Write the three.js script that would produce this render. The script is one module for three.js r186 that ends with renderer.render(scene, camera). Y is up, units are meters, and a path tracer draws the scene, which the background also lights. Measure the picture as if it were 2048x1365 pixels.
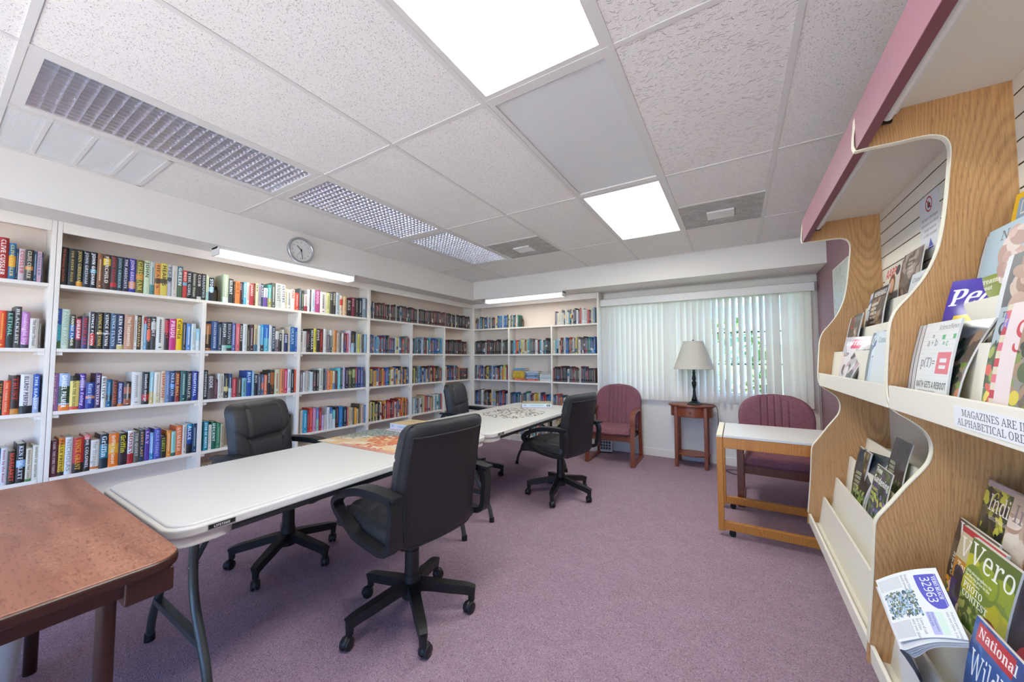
import * as THREE from 'three';
import { mergeGeometries, mergeVertices, toCreasedNormals } from 'three/addons/utils/BufferGeometryUtils.js';
import { RoundedBoxGeometry } from 'three/addons/geometries/RoundedBoxGeometry.js';
import { RectAreaLightUniformsLib } from 'three/addons/lights/RectAreaLightUniformsLib.js';
import { Sky } from 'three/addons/objects/Sky.js';

// ---------------------------------------------------------------- camera, sky, sun, exposure
const scene = new THREE.Scene();
const camera = new THREE.PerspectiveCamera(86.12, 2048 / 1365, 0.02, 200);
camera.position.set(0, 1.31, 0);
camera.rotation.order = 'YXZ';
camera.rotation.set(0.0472, 0.55, -0.0005);
const renderer = new THREE.WebGLRenderer({ antialias: true });
renderer.toneMapping = THREE.LinearToneMapping;
renderer.toneMappingExposure = 1.5;
renderer.shadowMap.enabled = true;
RectAreaLightUniformsLib.init();
const sky = new Sky();
sky.name = 'sky';
sky.scale.setScalar(1000);
sky.material.uniforms.turbidity.value = 9;
sky.material.uniforms.rayleigh.value = 0.7;
sky.material.uniforms.sunPosition.value.set(0.68, 0.73, 0);
scene.add(sky);
scene.environmentIntensity = 1.4;
const sun = new THREE.DirectionalLight(0xfbf4e4, 26);
sun.name = 'sun';
sun.position.set(16, 17, -5);
sun.target.position.set(0, 0, -5);
sun.castShadow = true;
Object.assign(sun.shadow.camera, { left: -22, right: 22, top: 22, bottom: -22, near: 1, far: 60 });
scene.add(sun, sun.target);
const TROFFER = 11, STRIP = 7;

// ---------------------------------------------------------------- helpers
let seed = 12345;
const rnd = () => { seed = (seed * 1664525 + 1013904223) >>> 0; return seed / 4294967296; };
const rr = (a, b) => a + (b - a) * rnd();
const taken = {};
function numbered(name) {
  if (taken[name] === undefined) { taken[name] = 0; return name; }
  taken[name]++;
  return name + '_' + String(taken[name]).padStart(3, '0');
}
function V(x, y, z) { return new THREE.Vector3(x, y, z); }
const plain = (g) => { const n = g.index ? g.toNonIndexed() : g; for (const k of Object.keys(n.attributes)) if (!['position', 'normal', 'uv'].includes(k)) n.deleteAttribute(k); n.morphAttributes = {}; return n; };
function merged(list) {
  const l = list.flat(9).map(plain);
  return l.length === 1 ? l[0] : mergeGeometries(l, false);
}
// texture coordinates in metres, taken from the face each vertex belongs to
function metre(g, turn = false) {
  const p = g.attributes.position, n = g.attributes.normal, uv = new Float32Array(p.count * 2);
  for (let i = 0; i < p.count; i++) {
    const ax = Math.abs(n.getX(i)), ay = Math.abs(n.getY(i)), az = Math.abs(n.getZ(i));
    let a, b;
    if (ax >= ay && ax >= az) { a = p.getZ(i); b = p.getY(i); } else if (ay >= az) { a = p.getX(i); b = p.getZ(i); } else { a = p.getX(i); b = p.getY(i); }
    uv[i * 2] = turn ? b : a; uv[i * 2 + 1] = turn ? a : b;
  }
  g.setAttribute('uv', new THREE.BufferAttribute(uv, 2));
  return g;
}
function mesh(name, geos, mat, parent) {
  const g = Array.isArray(geos) ? merged(geos) : geos;
  const m = new THREE.Mesh(g, mat);
  m.castShadow = m.receiveShadow = true;
  m.name = parent ? name : numbered(name);
  (parent ?? scene).add(m);
  return m;
}
function thing(name, label, category, pos = [0, 0, 0], turn = 0, group) {
  const o = new THREE.Group();
  o.name = numbered(name);
  o.position.set(...pos); o.rotation.y = turn;
  o.userData = { label, category };
  if (group) o.userData.group = group;
  scene.add(o);
  return o;
}
function tag(o, label, category, group) { o.userData = { ...o.userData, label, category }; if (group) o.userData.group = group; return o; }
function struct(o, label) { o.userData.kind = 'structure'; if (label) o.userData.label = label; return o; }
function dup(o, pos, turn, label, group) {
  const c = o.clone(); c.name = numbered(o.name.replace(/_\d{3}$/, '')); scene.add(c);
  c.position.set(...pos); c.rotation.y = turn;
  c.userData = { ...o.userData }; if (label) c.userData.label = label; if (group) c.userData.group = group;
  return c;
}
// box given by its bounds
function bb(x0, x1, y0, y1, z0, z1, r = 0) {
  const w = Math.abs(x1 - x0), h = Math.abs(y1 - y0), d = Math.abs(z1 - z0);
  const g = r ? new RoundedBoxGeometry(w, h, d, 2, r) : new THREE.BoxGeometry(w, h, d);
  g.translate((x0 + x1) / 2, (y0 + y1) / 2, (z0 + z1) / 2);
  return metre(plain(g));
}
// four-sided flat frame lying in x-z
function ringFrame(hx, hz, f, y0, y1) { return [bb(-hx, -hx + f, y0, y1, -hz, hz), bb(hx - f, hx, y0, y1, -hz, hz), bb(-hx + f, hx - f, y0, y1, -hz, -hz + f), bb(-hx + f, hx - f, y0, y1, hz - f, hz)]; }
function bar(a, b, w, h) { // rectangular bar from a to b
  const d = V(...b).sub(V(...a)), l = d.length(), g = new RoundedBoxGeometry(w, h, l, 1, Math.min(w, h) * 0.15);
  g.applyQuaternion(new THREE.Quaternion().setFromUnitVectors(V(0, 0, 1), d.normalize()));
  g.translate((a[0] + b[0]) / 2, (a[1] + b[1]) / 2, (a[2] + b[2]) / 2);
  return plain(g);
}
function tube(pts, r, seg = 24, rad = 10, closed = false) {
  return plain(new THREE.TubeGeometry(new THREE.CatmullRomCurve3(pts.map((p) => V(...p)), closed, 'centripetal'), seg, r, rad, closed));
}
function cyl(r0, r1, h, x, y, z, seg = 20) { const g = new THREE.CylinderGeometry(r1, r0, h, seg); g.translate(x, y + h / 2, z); return plain(g); }
function lathe(pts, x = 0, y = 0, z = 0, seg = 28) { const g = new THREE.LatheGeometry(pts.map((p) => new THREE.Vector2(p[0], p[1])), seg); g.translate(x, y, z); return plain(g); }
// surface sampled from fn(s, t) -> [x, y, z], s and t from 0 to 1
function surf(nu, nv, fn, flip = false) {
  const pos = [], uv = [], idx = [];
  for (let j = 0; j <= nv; j++) for (let i = 0; i <= nu; i++) { pos.push(...fn(i / nu, j / nv)); uv.push(i / nu, j / nv); }
  for (let j = 0; j < nv; j++) for (let i = 0; i < nu; i++) {
    const a = j * (nu + 1) + i, b = a + 1, c = a + nu + 1, d = c + 1;
    if (flip) idx.push(a, c, b, b, c, d); else idx.push(a, b, c, b, d, c);
  }
  const g = new THREE.BufferGeometry();
  g.setAttribute('position', new THREE.Float32BufferAttribute(pos, 3));
  g.setAttribute('uv', new THREE.Float32BufferAttribute(uv, 2));
  g.setIndex(idx); g.computeVertexNormals();
  return g;
}
function smooth(g, crease) { // weld and shade smoothly
  const h = plain(g); h.deleteAttribute('uv'); h.deleteAttribute('normal');
  let m = mergeVertices(h, 1e-5); m.computeVertexNormals();
  if (crease) m = toCreasedNormals(m, crease);
  m = plain(m);
  m.setAttribute('uv', new THREE.Float32BufferAttribute(new Float32Array(m.attributes.position.count * 2), 2));
  return metre(m);
}
// flat strip bent along a path in the y-z plane; w wide in x, t thick
function strip(path, w, t, x = 0, closed = false, seg = 40, wfn) {
  const c = new THREE.CatmullRomCurve3(path.map((p) => V(0, p[0], p[1])), closed, 'centripetal');
  const fn = (u, v) => {
    const k = closed ? v % 1 : v, p = c.getPoint(k), d = c.getTangent(k), n = V(0, -d.z, d.y), hw = (wfn ? wfn(k) : w) / 2, ht = t / 2;
    const q = [[-hw, -ht], [hw, -ht], [hw, ht], [-hw, ht], [-hw, -ht]][Math.round(u * 4)];
    return [x + q[0], p.y + n.y * q[1], p.z + n.z * q[1]];
  };
  const side = surf(4, seg, fn);
  const parts = [side];
  if (!closed) for (const v of [0, 1]) parts.push(surf(1, 1, (a, b) => { const q = fn([[0, 0.25], [0.75, 0.5]][b][a], v); return q; }, v === 0));
  return plain(toCreasedNormals(merged(parts), 0.6));
}
function shapeXY(pts, depth, bevel = 0) { // polygon in x-y, extruded along z
  const s = new THREE.Shape(pts.map((p) => new THREE.Vector2(p[0], p[1])));
  return plain(new THREE.ExtrudeGeometry(s, { depth, bevelEnabled: bevel > 0, bevelSize: bevel, bevelThickness: bevel, bevelSegments: 2, curveSegments: 8 }));
}

// ---------------------------------------------------------------- procedural textures
function lattice(n, s) { let q = s >>> 0; const a = new Float32Array(n * n); for (let i = 0; i < n * n; i++) { q = (q * 1664525 + 1013904223) >>> 0; a[i] = q / 4294967296; } return a; }
function noise2(n, s) { // tiling value noise, period 1 in u and v
  const a = lattice(n, s), f = (t) => t * t * (3 - 2 * t);
  return (u, v) => {
    u = (u - Math.floor(u)) * n; v = (v - Math.floor(v)) * n;
    const i = Math.floor(u), j = Math.floor(v), x = f(u - i), y = f(v - j), i1 = (i + 1) % n, j1 = (j + 1) % n, i0 = i % n, j0 = j % n;
    return (a[j0 * n + i0] * (1 - x) + a[j0 * n + i1] * x) * (1 - y) + (a[j1 * n + i0] * (1 - x) + a[j1 * n + i1] * x) * y;
  };
}
function tex(w, h, fn, sizeU, sizeV, srgb = true) {
  const d = new Uint8Array(w * h * 4);
  for (let j = 0; j < h; j++) for (let i = 0; i < w; i++) {
    const c = fn((i + 0.5) / w, (j + 0.5) / h), k = (j * w + i) * 4;
    for (let q = 0; q < 3; q++) d[k + q] = Math.max(0, Math.min(255, Math.round(c[q])));
    d[k + 3] = 255;
  }
  const t = new THREE.DataTexture(d, w, h);
  t.wrapS = t.wrapT = THREE.RepeatWrapping; t.magFilter = THREE.LinearFilter;
  t.repeat.set(1 / sizeU, 1 / sizeV);
  if (srgb) t.colorSpace = THREE.SRGBColorSpace;
  t.needsUpdate = true;
  return t;
}
const hex = (h) => [parseInt(h.slice(1, 3), 16), parseInt(h.slice(3, 5), 16), parseInt(h.slice(5, 7), 16)];
const mix = (a, b, t) => a.map((v, i) => v + (b[i] - v) * t);
function std(color, roughness = 0.7, extra = {}) { return new THREE.MeshStandardMaterial({ color, roughness, ...extra }); }

const nA = noise2(64, 7), nB = noise2(16, 3), nC = noise2(256, 11), nD = noise2(8, 5), nE = noise2(128, 21);
// carpet: cut pile flecked with plum, rose and grey yarn
const nF = noise2(340, 31), nG = noise2(340, 37);
const carpetMap = tex(1024, 1024, (u, v) => {
  const a = nF(u, v), b = nG(u, v), c = nC(u, v), soft = nB(u, v) * 0.5 + nA(u, v) * 0.5;
  let col = mix(hex('#9d8292'), hex('#ad92a3'), soft);
  if (a > 0.62) col = mix(col, hex('#cdb6c4'), (a - 0.62) * 2.2);
  if (b > 0.6) col = mix(col, hex('#6a5361'), (b - 0.6) * 2.1);
  if (c > 0.75) col = mix(col, hex('#a87f8d'), 0.5);
  return col;
}, 1.1, 1.1);
const carpetBump = tex(512, 512, (u, v) => { const k = 255 * (0.5 * nF(u, v) + 0.5 * nC(u, v)); return [k, k, k]; }, 0.55, 0.55, false);
// oak veneer: cathedral figure and fine pores running up the board
function grainTex(light, dark, pore, sizeU, sizeV, bands, s) {
  const w1 = noise2(6, s), w2 = noise2(24, s + 1), fine = noise2(256, s + 2), streak = noise2(180, s + 3);
  return tex(512, 1024, (u, v) => {
    const x = u - 0.5 + 0.05 * (w1(u, v) - 0.5), y = v;
    const f = Math.sin(Math.PI * 2 * y) * 0.55 + x * x * 13 + 0.16 * (w1(u, v) - 0.5) + 0.035 * (w2(u, v) - 0.5);
    const ring = 0.5 + 0.5 * Math.sin(f * bands);
    const st = streak(u, v * 0.04), fp = fine(u, v * 0.18);
    let c = mix(hex(light), hex(dark), 0.42 * Math.pow(ring, 2) + 0.4 * st);
    if (fp > 0.72) c = mix(c, hex(pore), (fp - 0.72) * 1.6);
    return c;
  }, sizeU, sizeV);
}
const oakMap = grainTex('#c89a66', '#a27246', '#7c5230', 0.46, 1.15, 34, 71);
const honeyMap = grainTex('#c88638', '#ae6a26', '#8a4e18', 0.35, 0.9, 20, 91);
const cherryMap = grainTex('#8c4a30', '#6e3320', '#481d10', 0.3, 0.8, 16, 101);
const mahoganyMap = (() => { // walnut laminate, scuffed
  const w1 = noise2(10, 201), w2 = noise2(70, 202), fine = noise2(340, 203), sc = noise2(430, 205), band = noise2(40, 204), patch = noise2(5, 208);
  return tex(1024, 1024, (u, v) => {
    const g = band(u + 0.03 * w1(u, v), v * 0.06), p = fine(u, v * 0.25);
    let c = mix(hex('#ae765d'), hex('#85503b'), 0.65 * g + 0.25 * w1(u, v));
    if (p > 0.66) c = mix(c, hex('#52291c'), (p - 0.66) * 1.5);
    const wear = patch(u, v);
    if (sc(u, v) > 0.7 && w2(u, v) > 0.42 && wear > 0.35) c = mix(c, hex('#d0a283'), 0.4);
    return c;
  }, 1.3, 1.3);
})();
function tileTex(marks, s, long) {
  const base = noise2(300, s), soft = noise2(6, s + 1), W = 512, H = 1024, dark = new Float32Array(W * H);
  let q = s * 977;
  const r = () => { q = (q * 1664525 + 1013904223) >>> 0; return q / 4294967296; };
  for (let k = 0; k < marks; k++) {
    let x = r() * W, y = r() * H, a = long ? (r() - 0.5) * 0.9 + Math.PI : r() * 6.28; const n = long ? 6 + r() * 16 : 1 + r() * 5, deep = 0.35 + r() * 0.65;
    for (let i = 0; i < n; i++) { const X = Math.floor(x + W) % W, Y = Math.floor(y + H) % H; dark[Y * W + X] = Math.max(dark[Y * W + X], deep); x += Math.cos(a); y += Math.sin(a); a += (r() - 0.5) * 0.5; }
  }
  return [
    tex(W, H, (u, v) => { const k = dark[Math.floor(v * H) * W + Math.floor(u * W)]; return mix(mix(hex('#f2f0ed'), hex('#eae7e3'), base(u, v) * 0.7 + soft(u, v) * 0.3), hex('#8b847c'), k * 0.8); }, 0.61, 1.22),
    tex(W, H, (u, v) => { const k = 255 * (1 - dark[Math.floor(v * H) * W + Math.floor(u * W)]) * (0.7 + 0.3 * base(u, v)); return [k, k, k]; }, 0.61, 1.22, false),
  ];
}
const [tileMapA, tileBumpA] = tileTex(5200, 5, false);
const [tileMapB, tileBumpB] = tileTex(1500, 9, true);
const leatherBump = tex(512, 512, (u, v) => { const k = 255 * (0.55 * nC(u, v) + 0.3 * nE(u, v) + 0.15 * nA(u, v)); return [k, k, k]; }, 0.3, 0.3, false);
const fabricMap = (() => {
  const a = noise2(200, 301), b = noise2(12, 302);
  return tex(512, 512, (u, v) => mix(mix(hex('#7f505c'), hex('#8f5f6a'), a(u * 0.12, v) * 0.8 + b(u, v) * 0.2), hex('#653c48'), a(u * 0.12 + 0.3, v) > 0.7 ? 0.5 : 0), 0.4, 0.4);
})();
const grille = tex(256, 256, (u, v) => { const x = (u * 32) % 1 - 0.5, y = (v * 32) % 1 - 0.5; return x * x + y * y < 0.075 ? [128, 127, 126] : [206, 204, 202]; }, 0.16, 0.16);
const dusty = (() => { const a = noise2(7, 411), b = noise2(60, 412); return tex(256, 256, (u, v) => { const x = (u * 26) % 1 - 0.5, y = (v * 26) % 1 - 0.5; const d = x * x + y * y < 0.07; const k = a(u, v) * 0.6 + b(u, v) * 0.4; return mix(d ? [118, 115, 112] : [186, 183, 180], [208, 206, 204], k > 0.56 ? 0.5 : 0); }, 0.3, 0.3); })();

const M = {
  wall: std('#e8e4df', 0.85), case: std('#efe7de', 0.55), caseBack: std('#ecdacb', 0.7), mauve: std('#96707a', 0.6), ceilingSlab: std('#8d8b88', 0.9),
  carpet: new THREE.MeshStandardMaterial({ map: carpetMap, bumpMap: carpetBump, bumpScale: 0.006, roughness: 0.97 }),
  tileA: new THREE.MeshStandardMaterial({ map: tileMapA, bumpMap: tileBumpA, bumpScale: 0.002, roughness: 0.95 }),
  tileB: new THREE.MeshStandardMaterial({ map: tileMapB, bumpMap: tileBumpB, bumpScale: 0.004, roughness: 0.95 }),
  tee: std('#dddbd8', 0.45), oak: std('#ffffff', 0.42, { map: oakMap }), honey: std('#ffffff', 0.38, { map: honeyMap }), cherry: std('#ffffff', 0.35, { map: cherryMap }),
  mahogany: new THREE.MeshPhysicalMaterial({ map: mahoganyMap, roughness: 0.42, clearcoat: 0.25, clearcoatRoughness: 0.35 }),
  darkEdge: std('#33170f', 0.4), brownMetal: std('#3a1c15', 0.38),
  plastic: std('#d5d3cf', 0.42, { bumpMap: leatherBump, bumpScale: 0.0004 }), steelGrey: std('#44494a', 0.35, { metalness: 0.35 }), blackPlastic: std('#17181a', 0.42), rubber: std('#0e0e0f', 0.7),
  leather: new THREE.MeshStandardMaterial({ color: '#2b2b2e', roughness: 0.38, bumpMap: leatherBump, bumpScale: 0.0012 }),
  chrome: std('#c8c8ca', 0.2, { metalness: 1 }), maroon: new THREE.MeshStandardMaterial({ map: fabricMap, roughness: 0.95 }),
  cream: std('#e4ded2', 0.5), creamEdge: std('#e8e0cc', 0.5), laminate: std('#d9d6d4', 0.3), ledge: std('#d5cfc2', 0.55), groove: std('#4a3424', 0.7), maroonEdge: std('#743c48', 0.5),
  mauveGloss: std('#a97684', 0.35), black: std('#0d0d0e', 0.5), white: std('#e8e8e8', 0.4), metalWhite: std('#e2e0de', 0.4), paper: std('#e7e1d2', 0.9), blind: new THREE.MeshPhysicalMaterial({ color: '#f3f0ea', roughness: 0.8, transmission: 0.38, thickness: 0 }),
  mirrorMetal: std('#dfe2ea', 0.22, { metalness: 1 }), glow: std('#ffffff', 0.5, { emissive: '#fbfbff', emissiveIntensity: 1.25 }),
  lens: std('#e2e4e5', 0.35, { bumpMap: grille, bumpScale: 0.0015 }), bronze: std('#2d3331', 0.35, { metalness: 0.7 }), shade: new THREE.MeshPhysicalMaterial({ color: '#dcd6cb', roughness: 0.9, transmission: 0.25, thickness: 0 }),
  glass: new THREE.MeshPhysicalMaterial({ color: '#ffffff', roughness: 0.02, transmission: 1, thickness: 0 }), alu: std('#3c3f42', 0.4, { metalness: 0.6 }),
};

// ---------------------------------------------------------------- the room
const CEIL = 2.537, XL = -4.1, XR = 0.79, ZB = -5.24, ZF = 1.5;
struct(mesh('floor', bb(XL - 0.15, XR + 0.15, -0.12, 0, ZB - 0.15, ZF + 0.15), M.carpet), 'mauve flecked cut-pile carpet');
struct(mesh('wall_left', bb(XL - 0.15, XL, 0, 2.75, ZB, ZF), M.wall), 'off-white wall behind the long bookcase');
struct(mesh('wall_right', bb(XR, XR + 0.15, 0, 2.75, ZB, ZF), M.mauve), 'mauve painted wall behind the magazine racks');
const GX0 = -3.3, GX1 = 0.5, GY1 = 2.25; // glazed doorway wall behind the camera
struct(mesh('wall_front', [bb(XL - 0.15, GX0, 0, 2.75, ZF, ZF + 0.15), bb(GX1, XR + 0.15, 0, 2.75, ZF, ZF + 0.15), bb(GX0, GX1, GY1, 2.75, ZF, ZF + 0.15)], M.wall), 'off-white wall around the glazed patio doors');
for (let k = 0; k < 4; k++) {
  const x0 = GX0 + (k * (GX1 - GX0)) / 4, x1 = GX0 + ((k + 1) * (GX1 - GX0)) / 4, d = new THREE.Group(); d.name = 'door_' + (k + 1); scene.add(d); struct(d, 'white framed glass patio door');
  mesh('door_frame', [bb(x0, x0 + 0.05, 0, GY1, ZF + 0.05, ZF + 0.1), bb(x1 - 0.05, x1, 0, GY1, ZF + 0.05, ZF + 0.1), bb(x0, x1, 0, 0.08, ZF + 0.05, ZF + 0.1), bb(x0, x1, GY1 - 0.06, GY1, ZF + 0.05, ZF + 0.1)], M.metalWhite, d);
  mesh('pane', bb(x0 + 0.05, x1 - 0.05, 0.08, GY1 - 0.06, ZF + 0.073, ZF + 0.077), M.glass, d);
  mesh('handle', bb(k % 2 ? x0 + 0.015 : x1 - 0.035, k % 2 ? x0 + 0.035 : x1 - 0.015, 0.95, 1.2, ZF + 0.03, ZF + 0.05, 0.004), M.alu, d);
}
const WX0 = -1.5, WX1 = 0.66, WY0 = 0.84, WY1 = 2.1; // window opening
struct(mesh('wall_back', [bb(XL - 0.15, XR + 0.15, 0, WY0, ZB - 0.15, ZB), bb(XL - 0.15, XR + 0.15, WY1, 2.75, ZB - 0.15, ZB), bb(XL - 0.15, WX0, WY0, WY1, ZB - 0.15, ZB), bb(WX1, XR + 0.15, WY0, WY1, ZB - 0.15, ZB)], M.wall), 'off-white wall with the window');
struct(mesh('trim_1', bb(XL, -3.6, 2.24, CEIL + 0.03, ZB, ZF), M.wall), 'boxed soffit over the long bookcase');
struct(mesh('trim_2', bb(-3.6, XR, 2.255, CEIL + 0.03, ZB, -4.68), M.wall), 'boxed soffit over the window');
struct(mesh('baseboard_back', bb(-1.66, XR, 0, 0.1, ZB, ZB + 0.012, 0.004), M.case), 'white baseboard under the window');
struct(mesh('trim_3', [bb(-1.62, XR, 2.165, 2.24, ZB, ZB + 0.022, 0.004), bb(0.7, 0.775, 0.1, 2.165, ZB, ZB + 0.015, 0.003)], M.case), 'white trim around the window');

// suspended ceiling: boards and tees one by one
const DX = [-3.6, -2.966, -2.33, -1.66, -1.009, -0.391, 0.226, XR], RZ = [ZF, 1.049, -0.17, -1.389, -2.608, -3.828, -4.68];
const ceiling = new THREE.Group(); ceiling.name = 'ceiling'; scene.add(ceiling); struct(ceiling, 'suspended ceiling of speckled boards in a white grid');
mesh('slab', bb(XL - 0.15, XR + 0.15, 2.75, 2.9, ZB - 0.15, ZF + 0.15), M.ceilingSlab, ceiling);
const T = 0.012;
const fixtureAt = (i, j) => (i === 1 && j >= 2 && j <= 4) || (i === 4 && j >= 2 && j <= 4);
for (let i = 0; i < DX.length - 1; i++) for (let j = 0; j < RZ.length - 1; j++) {
  if (fixtureAt(i, j)) continue;
  const x0 = DX[i] + T, x1 = DX[i + 1] - T, cuts = [];
  const z0 = RZ[j] - T, z1 = RZ[j + 1] + T, half = (RZ[j] + RZ[j + 1]) / 2;
  if ((i === 0 && j === 2) || ((i === 2 || i === 5) && j === 4)) {
    mesh('cross_tee', bb(DX[i], DX[i + 1], CEIL, CEIL + 0.03, half - T, half + T), M.tee, ceiling);
    cuts.push(i === 0 ? [half - T, z1] : [z0, half + T]);
  } else cuts.push([z0, z1]);
  for (const [a, b] of cuts) {
    const g = bb(x0, x1, CEIL + 0.004, CEIL + 0.022, b, a), uv = g.attributes.uv;
    for (let k = 0; k < uv.count; k++) uv.setXY(k, uv.getX(k) + i * 0.37, uv.getY(k) + j * 0.83 + i * 0.21);
    mesh('ceiling_board', g, i === 5 && (j === 2 || j === 3) ? M.tileB : M.tileA, ceiling);
  }
}
for (let i = 0; i < DX.length; i++) mesh('main_tee', bb(DX[i] - T, DX[i] + T, CEIL, CEIL + 0.035, RZ[6], ZF), M.tee, ceiling);
for (let j = 0; j < RZ.length; j++) for (let i = 0; i < DX.length - 1; i++) mesh('cross_tee', bb(DX[i] + T, DX[i + 1] - T, CEIL + 0.0005, CEIL + 0.03, RZ[j] - T, RZ[j] + T), M.tee, ceiling);

// flat-panel troffers (two lit, the middle one dark)
function troffer(j, lit, label) {
  const x0 = DX[4] + T, x1 = DX[5] - T, z1 = RZ[j] - T, z0 = RZ[j + 1] + T, cx = (x0 + x1) / 2, cz = (z0 + z1) / 2;
  const t = thing('troffer_light', label, 'ceiling light', [cx, CEIL, cz], 0, 'panel lights in the middle ceiling row');
  const hx = (x1 - x0) / 2, hz = (z1 - z0) / 2, f = 0.026;
  mesh('frame', ringFrame(hx, hz, f, 0.002, 0.05), M.tee, t);
  mesh('housing', bb(-hx, hx, 0.05, 0.09, -hz, hz), M.tee, t);
  mesh('diffuser', bb(-hx + f, hx - f, 0.012, 0.018, -hz + f, hz - f), lit ? M.glow : M.lens, t);
  if (lit) {
    const l = new THREE.RectAreaLight(0xf8fcf0, TROFFER, (hx - f) * 2, (hz - f) * 2);
    l.name = 'panel_glow'; l.rotation.x = -Math.PI / 2; l.position.y = 0.008; t.add(l);
  }
}
troffer(2, true, 'large lit ceiling panel light over the open floor');
troffer(3, false, 'unlit grey ceiling panel light between the two lit ones');
troffer(4, true, 'lit ceiling panel light beside the dusty air grille');
// silver parabolic louvre lights, switched off
function louvre(j, label) {
  const x0 = DX[1] + T, x1 = DX[2] - T, z1 = RZ[j] - T, z0 = RZ[j + 1] + T, hx = (x1 - x0) / 2, hz = (z1 - z0) / 2, f = 0.045;
  const t = thing('louvre_light', label, 'ceiling light', [(x0 + x1) / 2, CEIL, (z0 + z1) / 2], 0, 'silver louvre lights near the long bookcase');
  mesh('frame', ringFrame(hx, hz, f, 0.002, 0.06), M.tee, t);
  mesh('housing', [bb(-hx, hx, 0.15, 0.16, -hz, hz), ...ringFrame(hx - 0.001, hz - 0.001, 0.004, 0.0605, 0.15)], M.metalWhite, t);
  for (let k = 0; k < 3; k++) mesh('fluorescent_tube', bb(-0.19 + k * 0.19 - 0.013, -0.19 + k * 0.19 + 0.013, 0.105, 0.131, -hz + f, hz - f, 0.012), M.white, t);
  const nx = 12, nz = 26, ax = hx - f, az = hz - f;
  const gx = shapeXY([[-0.0012, 0.008], [0.0012, 0.008], [0.0045, 0.02], [0.0115, 0.04], [-0.0115, 0.04], [-0.0045, 0.02]], az * 2); gx.translate(0, 0, -az);
  for (let k = 0; k <= nx; k++) { const b = mesh('long_blade', gx, M.mirrorMetal, t); b.position.x = -ax + (2 * ax * k) / nx; }
  const gz = shapeXY([[-0.0012, 0.0075], [0.0012, 0.0075], [0.0045, 0.019], [0.0115, 0.039], [-0.0115, 0.039], [-0.0045, 0.019]], ax * 2); gz.rotateY(Math.PI / 2); gz.translate(-ax, 0, 0);
  for (let k = 0; k <= nz; k++) { const b = mesh('cross_blade', gz, M.mirrorMetal, t); b.position.z = -az + (2 * az * k) / nz; }
}
louvre(2, 'silver grid louvre light beside the flat white ceiling grille');
louvre(3, 'silver grid louvre light above the wall clock');
louvre(4, 'silver grid louvre light next to the square ceiling vent');
// air grilles
function vent(i, z0, z1, label, kind) {
  const x0 = DX[i] + T, x1 = DX[i + 1] - T;
  const t = thing('air_vent', label, 'vent', [(x0 + x1) / 2, CEIL, (z0 + z1) / 2]), hx = (x1 - x0) / 2, hz = (z1 - z0) / 2;
  if (kind) {
    mesh('perforated_plate', bb(-hx, hx, 0.003, 0.01, -hz, hz), std('#ffffff', 0.6, { map: dusty }), t);
    mesh('centre_plate', bb(-0.1, 0.1, -0.012, 0.004, -0.085, 0.085, 0.003), M.metalWhite, t);
  } else {
    mesh('frame', ringFrame(hx, hz, 0.03, 0.002, 0.012), M.tee, t);
    for (let k = 0; k < 4; k++) mesh('grille_panel', bb(-hx + 0.03, hx - 0.03, 0.005, 0.01, -hz + 0.03 + k * (2 * hz - 0.06) / 4, -hz + 0.03 + (k + 1) * (2 * hz - 0.06) / 4), M.lens, t);
    for (let k = 1; k < 4; k++) mesh('rib', bb(-hx + 0.03, hx - 0.03, 0.0015, 0.005, -hz + 0.03 + k * (2 * hz - 0.06) / 4 - 0.009, -hz + 0.03 + k * (2 * hz - 0.06) / 4 + 0.009), M.tee, t);
    mesh('backing', bb(-hx, hx, 0.012, 0.02, -hz, hz), M.tee, t);
  }
}
vent(0, RZ[2] - T, -0.78 + T, 'flat white ceiling grille beside a silver louvre light', 0);
vent(2, -3.218 - T, RZ[5] + T, 'dusty square air vent next to a silver louvre light', 1);
vent(5, -3.218 - T, RZ[5] + T, 'dusty square air vent beside the lit panel light', 1);

// ---------------------------------------------------------------- window, blind and the garden outside
const win = new THREE.Group(); win.name = 'window_1'; scene.add(win); struct(win, 'wide window with two horizontal bars');
{
  const zf = ZB - 0.12, w = 0.04;
  mesh('window_frame', [bb(WX0, WX1, WY0, WY0 + w, zf, zf + 0.06), bb(WX0, WX1, WY1 - w, WY1, zf, zf + 0.06), bb(WX0, WX0 + w, WY0, WY1, zf, zf + 0.06), bb(WX1 - w, WX1, WY0, WY1, zf, zf + 0.06)], M.metalWhite, win);
  mesh('mullion', bb(-0.45, -0.4, WY0, WY1, zf + 0.005, zf + 0.05), M.metalWhite, win);
  for (const y of [1.63, 1.235]) mesh('glazing_bar', bb(WX0 + w, WX1 - w, y - 0.009, y + 0.009, zf + 0.01, zf + 0.045), M.alu, win);
  mesh('sill', bb(WX0, WX1, WY0 - 0.0, WY0 + 0.02, zf + 0.06, ZB), M.white, win);
  for (const [a, b] of [[WX0 + w, -0.45], [-0.4, WX1 - w]]) for (const [c, d] of [[WY0 + w, 1.226], [1.244, 1.621], [1.639, WY1 - w]]) mesh('pane', bb(a, b, c, d, zf + 0.022, zf + 0.026), M.glass, win);
}
const blind = thing('vertical_blind', 'white vertical slat blind hanging across the wide window', 'blind', [0, 0, -5.165]);
mesh('head_rail', [bb(-1.645, 0.75, 2.05, 2.145, 0.05, 0.062, 0.003), bb(-1.645, 0.75, 2.133, 2.145, -0.05, 0.05, 0.003), bb(0.738, 0.75, 2.05, 2.145, -0.05, 0.05, 0.003), bb(-1.645, -1.633, 2.05, 2.145, -0.05, 0.05, 0.003)], M.metalWhite, blind);
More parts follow.
